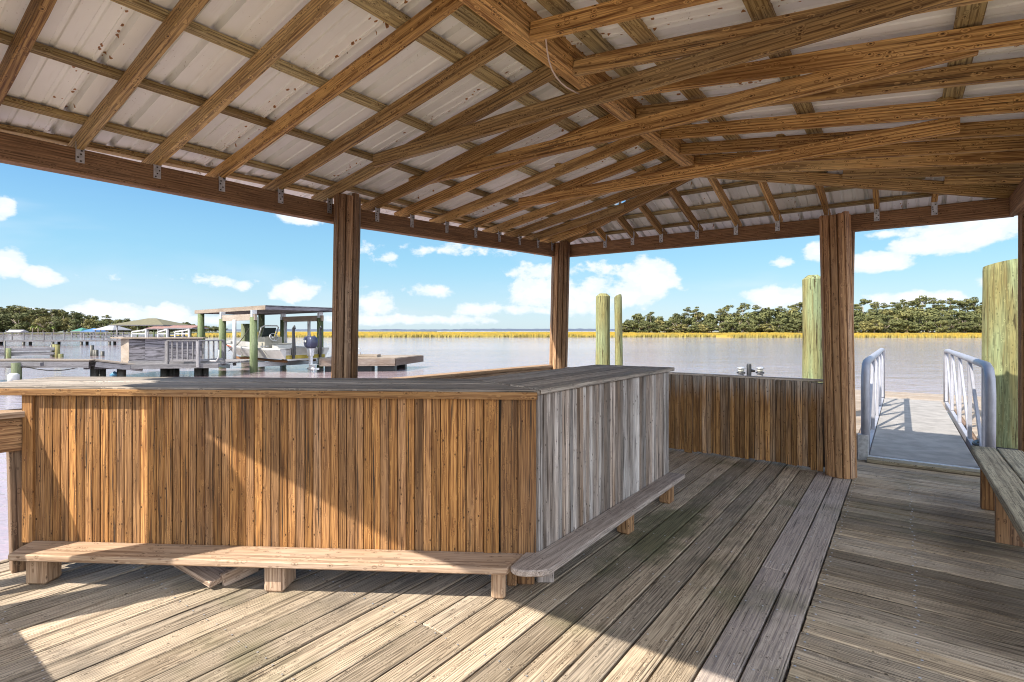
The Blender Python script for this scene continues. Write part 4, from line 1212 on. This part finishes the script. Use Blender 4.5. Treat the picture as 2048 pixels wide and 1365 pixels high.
mb.tube([pb_+V((.3, 0, .35))+ (pc+V((0,0,1.9))-pb_-V((.3,0,.35)))*(k/8)-ZD*.22*math.sin(math.pi*k/8) for k in range(9)], .02, 5)
tag(mb.build('slack_line', M['pile_dark']), 'dark slack line hanging below the lift header', 'rope')

# ------------------------------------------------------------------ skiff
st = V((-9.9, 25.2, 0)); bd_ = V((-.809, .588, 0)).normalized(); bn = V((-bd_.y, bd_.x, 0))
bn = -bn if bn.y < 0 else bn      # bn: away from the camera side
boat = thing('skiff', 'white centre console skiff resting on the lift, stern towards the pavilion', 'boat', tuple(st))
def bp(x, y, z): return st+bd_*(x*1.115)+bn*(y*1.14)+ZD*z
STN = [  # x, half beam at gunwale, half beam at chine, sheer z, chine z, keel z
    (0, 1.12, .92, .56, .10, .0), (1.2, 1.16, .95, .56, .10, .0), (2.6, 1.17, .95, .58, .12, .0), (3.9, 1.10, .86, .63, .17, .01),
    (5.0, .90, .62, .70, .25, .05), (5.8, .60, .33, .77, .36, .16), (6.3, .28, .10, .82, .48, .32), (6.55, .03, .02, .86, .62, .52)]
mb = MB(); mb.seed(); rows = []
for x, g, c, zs, zc, zk in STN:
    ring = [(-g, zs), (-g*1.0, zs-.07), (-c-.0, zc), (0, zk), (c, zc), (g, zs-.07), (g, zs)]
    rows.append([mb.vert(bp(x, y, z), (x, y, z)) for y, z in ring])
for a, b2 in zip(rows, rows[1:]):
    for k in range(6): mb.face((a[k], b2[k], b2[k+1], a[k+1]), 1 if k in (2, 3) else 0)
mb.face(tuple(rows[0]), 0)
hull = mb.build('hull', [M['white'], M['cream']], boat)
mb = MB(); mb.seed()
A = []; Bq = []
for x, g, c, zs, zc, zk in STN:
    A.append((mb.vert(bp(x, -g-.02, zs+.03), (0,0,0)), mb.vert(bp(x, -max(.0, g-.22), zs+.035), (0,0,0)), mb.vert(bp(x, -max(.0, g-.24), zs-.25), (0,0,0)),
              mb.vert(bp(x, max(.0, g-.24), zs-.25), (0,0,0)), mb.vert(bp(x, max(.0, g-.22), zs+.035), (0,0,0)), mb.vert(bp(x, g+.02, zs+.03), (0,0,0)), mb.vert(bp(x, g+.025, zs-.03), (0,0,0)), mb.vert(bp(x, -g-.025, zs-.03), (0,0,0))))
for a, b2 in zip(A, A[1:]):
    for k in (0, 1, 2, 3, 4, 5, 7): mb.face((a[k], a[(k+1) % 8], b2[(k+1) % 8], b2[k]))
mb.face((A[0][7], A[0][0], A[0][1], A[0][2], A[0][3], A[0][4], A[0][5], A[0][6]))
mb.build('deck', M['white'], boat)
mb = MB(); mb.seed()
mb.board(bp(-.012, -.90, .11), bp(-.012, .90, .11), .02, .17, anchor=1)
mb.build('stain_band', M['olive'], hull)
mb = MB(); mb.board(bp(4.3, -1.045, .60), bp(4.9, -.95, .64), .02, .05, anchor=1); mb.build('red_mark', plain('red_mark', (.5,.08,.04)), hull)
mb = MB()
for x in (1.0, 2.0, 3.0):
    mb.board(bp(x, -1.12, .15), bp(x+.25, -1.18, .5), .02, .02)
mb.build('strake', M['cream'], hull)
# console
con = MB().prism([tuple(bp(*p, 0))[:2] for p in ((2.55,-.42),(3.25,-.36),(3.25,.36),(2.55,.42))], .33, 1.12).build('console', M['cream'], boat, .03)
mb = MB(); mb.seed()
fr = [bp(2.62,-.40,1.10), bp(2.62,.40,1.10), bp(3.0,.34,1.62), bp(3.0,-.34,1.62)]
mb.board(bp(3.05,0,1.12), bp(2.85,0,1.58), .66, .02, up=bd_)
mb.build('windscreen', M['glass'], con)
mb = MB(); mb.tube([bp(3.1,-.40,1.1), bp(2.86,-.40,1.60), bp(2.80,-.30,1.68), bp(2.80,.30,1.68), bp(2.86,.40,1.60), bp(3.1,.40,1.1)], .035, 8); mb.build('grab_rail', M['pvc'], con)
mb = MB()
cw = bp(2.44, -.05, 1.10); ax1 = bn; ax2 = (ZD*.9+bd_*.4).normalized()
mb.tube([cw+ax1*.21*math.cos(6.283*k/18)+ax2*.21*math.sin(6.283*k/18) for k in range(19)], .022, 6)
for k in range(3): mb.tube([cw, cw+ax1*.2*math.cos(2.09*k+.5)+ax2*.2*math.sin(2.09*k+.5)], .014, 5)
mb.tube([cw, bp(2.6,-.05,1.02)], .03, 6)
mb.build('steering_wheel', M['galv'], con)
cl = MB().board(bp(1.6, 0, .33), bp(2.1, 0, .33), .75, .42, anchor=1).build('cooler_seat', M['white'], boat, .03)
MB().board(bp(1.58, 0, .75), bp(2.12, 0, .75), .77, .05, anchor=1).build('lid', M['cream'], cl, .015)
mb = MB()
for k in range(3):
    for j in range(2): mb.board(bp(2.3, -.75+k*.14, .50+j*.14), bp(2.3, -.65+k*.14, .50+j*.14), .02, .09)
mb.build('rod_rack', M['pvc'], boat)
# outboard
ob = thing('x', '', '') if False else None
mb = MB(); mb.seed()
secs_ = [(.60, .12, .17, 0), (.70, .18, .28, 0), (.92, .19, .32, .02), (1.08, .18, .30, .03), (1.16, .13, .23, .05)]
rows = []
for z, hy, hx, dx in secs_:
    rows.append([mb.vert(bp(-.38+dx+hx*math.copysign(abs(math.cos(t))**.38, math.cos(t)), hy*math.copysign(abs(math.sin(t))**.38, math.sin(t)), z), (0,0,0)) for t in [6.28319*k/16 for k in range(16)]])
for a, b2 in zip(rows, rows[1:]):
    for k in range(16): mb.face((a[k], a[(k+1)%16], b2[(k+1)%16], b2[k]), 0, True)
mb.face(tuple(rows[-1])); mb.face(tuple(reversed(rows[0])))
om = mb.build('outboard_motor', M['cowl'], boat)
mb = MB(); mb.board(bp(-.36, 0, .22), bp(-.36, 0, .64), .26, .20, up=bn, taper=1.2); mb.board(bp(-.38, 0, -.35), bp(-.36, 0, .24), .17, .10, up=bn, taper=1.3); mb.build('midsection', M['galv'], om, .02)
mb = MB(); mb.tube([bp(-.12,0,-.38), bp(-.35,0,-.38), bp(-.62,0,-.38), bp(-.72,0,-.38)], [.03,.08,.08,.05], 10); mb.board(bp(-.36,0,-.62), bp(-.40,0,-.36), .16, .03, up=bn); mb.board(bp(-.30,0,-.18), bp(-.75,0,-.18), .26, .02); mb.build('lower_unit', M['galv'], om)
mb = MB()
for k in range(3):
    t = 2.094*k; d = bn*math.cos(t)+ZD*math.sin(t)
    mb.board(bp(-.68,0,-.38)+d*.03, bp(-.72,0,-.38)+d*.19, .10, .015, up=bd_)
mb.build('propeller', M['galv'], om)
MB().board(bp(-.385, -.225, .93), bp(-.385+.22, -.225, .93), .012, .10).build('decal', M['white'], om)
for y in (-.62, .62):
    mb = MB(); mb.board(bp(-.10, y, .12), bp(-.10, y, 1.55), .11, .09, up=bn); mb.board(bp(-.20, y, .3), bp(-.16, y, 1.2), .07, .07, up=bn); mb.board(bp(-.05, y, .30), bp(-.05, y, .62), .26, .10, up=bn)
    mb.tube([bp(-.10, y, 1.55), bp(-.16, y, 1.64), bp(-.2, y, 1.5)], .05, 6)
    mb.build('anchor_pole', M['black'], boat)

# small floating dock right of the lift
sf = thing('swim_float', 'brown floating dock with step box right of the skiff', 'floating dock', px(700, 730, 26))
mb = MB(); a = V((-10.2, 26.6, .02)); 
fa = px(640, 661, 25.2); fb = px(791, 661, 25.6)
for k in range(16):
    p = V((fa.x, fa.y+k*.2, .06)); q = V((fb.x+k*.05-.0, fb.y+k*.2, .06)); mb.board(p, q, .185, .05, anchor=1)
mb.build('planking', M['newwood'], sf)
MB().board(V((fa.x, fa.y-.12, -.27)), V((fb.x, fb.y-.12, -.27)), .06, .34, anchor=1).build('fascia', M['dockbrown'], sf)
MB().board(V((fb.x+.02, fb.y-.1, -.27)), V((fb.x+.8, fb.y+3.2, -.27)), .06, .34, anchor=1).build('fascia', M['dockbrown'], sf)
for x, y in ((fa.x+.6, fa.y+.4), (fb.x-.5, fb.y+.4), (fb.x-1.6, fb.y+.4), (fb.x-.4, fb.y+2.4)):
    mb = MB(); mb.board((x-.42, y, -.9), (x+.42, y, -.9), .5, .66, anchor=1); mb.build('float_drum', M['black'], sf)
c = px(728, 661, 26.3); MB().board((c.x-.9, c.y, .11), (c.x+.75, c.y, .11), .7, .13, anchor=1).build('step_box', M['newwood'], sf)
mb = MB(); c = px(711, 711, 26.); mb.tube([c, c+ZD*.28, c+V((.12,0,.36)), c+V((.24,0,.28)), c+V((.24,0,0))], .02, 6); mb.build('cleat_loop', M['galv'], sf)
# ------------------------------------------------------------------ sky, sun, camera
SUN_FROM = V((-.878, -.528, 1.0)).normalized()
world = bpy.data.worlds.new('World'); bpy.context.scene.world = world; world.use_nodes = True
nt = NT(world.node_tree); nt.n.clear()
out = nt.node('ShaderNodeOutputWorld')
sky = nt.node('ShaderNodeTexSky', sky_type='NISHITA'); sky.sun_disc = False
sky.sun_elevation = math.asin(SUN_FROM.z); sky.sun_rotation = math.atan2(SUN_FROM.x, SUN_FROM.y) % 6.28319
sky.air_density = 1.0; sky.dust_density = .35; sky.ozone_density = 1.6
SKY = .045
d = nt.vm('NORMALIZE', nt.node('ShaderNodeTexCoord').outputs['Generated'])
s = nt.sep(d)
grad = nt.mix(nt.rng(s[2], .0, .14), (.180,.250,.300), (.100,.222,.300))
grad = nt.mix(nt.rng(s[2], .10, .36), grad, (.020,.112,.278))
grad = nt.mix(nt.rng(s[2], .36, 1.), grad, (.025,.085,.22))
base = nt.mix(.72, nt.vm('MULTIPLY', sky.outputs[0], (SKY, SKY, SKY)), grad)
bg = nt.node('ShaderNodeBackground'); bg.inputs['Strength'].default_value = 1.
nt.put(bg.inputs['Color'], base)
az = nt.m('ARCTAN2', s[0], s[1]); el = nt.m('ARCSINE', s[2])
co = nt.comb(az, el, 0.)
big = nt.noise(nt.vm('MULTIPLY', co, (9, 14, 1)), 1, 6, .62, .25)
fine = nt.noise(nt.vm('MULTIPLY', co, (32, 44, 1)), 1, 5, .6)
CL = [(1300,562,66,44,1.),(1262,590,60,36,.9),(1160,598,90,40,.75),(1100,585,80,40,.85),(1050,588,34,30,.8),(1085,545,70,22,.6),(1165,540,90,20,.5),(1185,575,50,30,.8),
      (590,582,52,20,.9),(748,606,44,26,.75),(85,556,42,24,.95),(10,528,45,34,.9),(8,418,34,24,1.),(598,437,62,14,.8),(975,618,60,16,.7),(1040,620,90,12,.6),(1560,596,80,26,.9),
      (1745,524,95,20,.95),(1635,508,34,22,.9),(1945,468,150,34,.95),(1890,490,110,24,.9),(1820,494,50,20,.8),(1830,598,95,16,.95),(1990,560,40,16,.6),(1566,526,22,12,.45),(785,514,24,16,.55),(488,570,22,12,.6),
      (240,628,130,20,.75),(345,628,42,22,.95),(60,625,60,20,.7),(820,640,200,10,.5),(720,575,40,10,.4),(-120,520,140,60,.9),(2200,480,160,60,.9),(400,640,120,12,.5),(900,500,160,14,.35),(400,560,200,12,.3),(860,580,60,14,.5),(1760,470,60,10,.5)]
mask = None
for x, y, rx, ry, st_ in CL:
    a0 = math.atan((x-1024)/1050); e0 = math.atan((661-y)/1050*math.cos(a0))
    k = math.cos(a0)
    q = nt.vm('MULTIPLY', nt.vm('SUBTRACT', co, (a0, e0, 0)), (1050/(rx*1.25)/(k*k), 1050/(ry*1.25)/k, 0))
    v = nt.m('MULTIPLY', nt.m('SUBTRACT', 1., nt.vm('LENGTH', q)), st_)
    mask = v if mask is None else nt.m('MAXIMUM', mask, v)
mask = nt.m('MAXIMUM', mask, -.6)
den = nt.m('ADD', mask, nt.m('ADD', nt.m('MULTIPLY', nt.m('SUBTRACT', big, .5), 1.5), nt.m('MULTIPLY', nt.m('SUBTRACT', fine, .5), 1.0)))
cover = nt.rng(den, .10, .40)
# thin veil of high cloud, plus unseen cloud added behind to brighten the interior
veil = nt.noise(nt.vm('MULTIPLY', co, (2.6, 9, 1)), 1, 4, .55, .4)
cover = nt.m('MAXIMUM', cover, nt.m('MULTIPLY', nt.rng(veil, .50, .80), .35))
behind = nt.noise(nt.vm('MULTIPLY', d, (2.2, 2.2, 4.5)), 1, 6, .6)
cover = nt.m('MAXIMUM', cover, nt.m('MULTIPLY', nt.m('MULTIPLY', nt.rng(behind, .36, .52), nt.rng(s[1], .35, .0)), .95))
ccol = nt.mix(nt.rng(nt.m('ADD', den, nt.m('MULTIPLY', nt.m('SUBTRACT', fine, .5), .9)), .35, 1.0), (.80,.86,.94), (1.,.985,.965))
bg2 = nt.node('ShaderNodeBackground'); nt.put(bg2.inputs['Strength'], nt.rng(s[1], .25, -.35, .36, 1.15))  # cloud strength raised behind the camera to light the pavilion interior
nt.put(bg2.inputs['Color'], ccol)
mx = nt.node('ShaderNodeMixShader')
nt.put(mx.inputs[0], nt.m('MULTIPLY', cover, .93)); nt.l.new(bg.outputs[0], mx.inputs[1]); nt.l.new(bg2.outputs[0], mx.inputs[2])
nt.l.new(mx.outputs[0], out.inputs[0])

sl = bpy.data.lights.new('sun', 'SUN'); sl.energy = 3.05; sl.angle = math.radians(.5); sl.color = (1., .93, .82)
so = bpy.data.objects.new('sun', sl); C.objects.link(so); so.location = (-20, -20, 30)
so.rotation_euler = SUN_FROM.to_track_quat('Z', 'Y').to_euler()

cam = bpy.data.cameras.new('camera'); co_ = bpy.data.objects.new('camera', cam); C.objects.link(co_)
co_.location = (0, 0, EYE); co_.rotation_euler = (math.pi/2, 0, 0)
cam.sensor_width = 36; cam.lens = 36*1050/2048; cam.shift_y = -21.5/2048
cam.clip_start = .05; cam.clip_end = 9000
sc = bpy.context.scene
sc.camera = co_
sc.render.engine = 'CYCLES'
sc.view_settings.view_transform = 'Standard'; sc.view_settings.look = 'None'; sc.view_settings.exposure = 1.74; sc.view_settings.gamma = 1
sc.cycles.use_denoising = True
try: sc.cycles.denoiser = 'OPENIMAGEDENOISE'
except Exception: pass
sc.cycles.filter_width = 1.05; sc.cycles.max_bounces = 10; sc.cycles.diffuse_bounces = 6; sc.cycles.glossy_bounces = 3; sc.cycles.transmission_bounces = 2
sc.cycles.use_adaptive_sampling = True; sc.cycles.adaptive_threshold = .015
sc.cycles.sample_clamp_indirect = 6
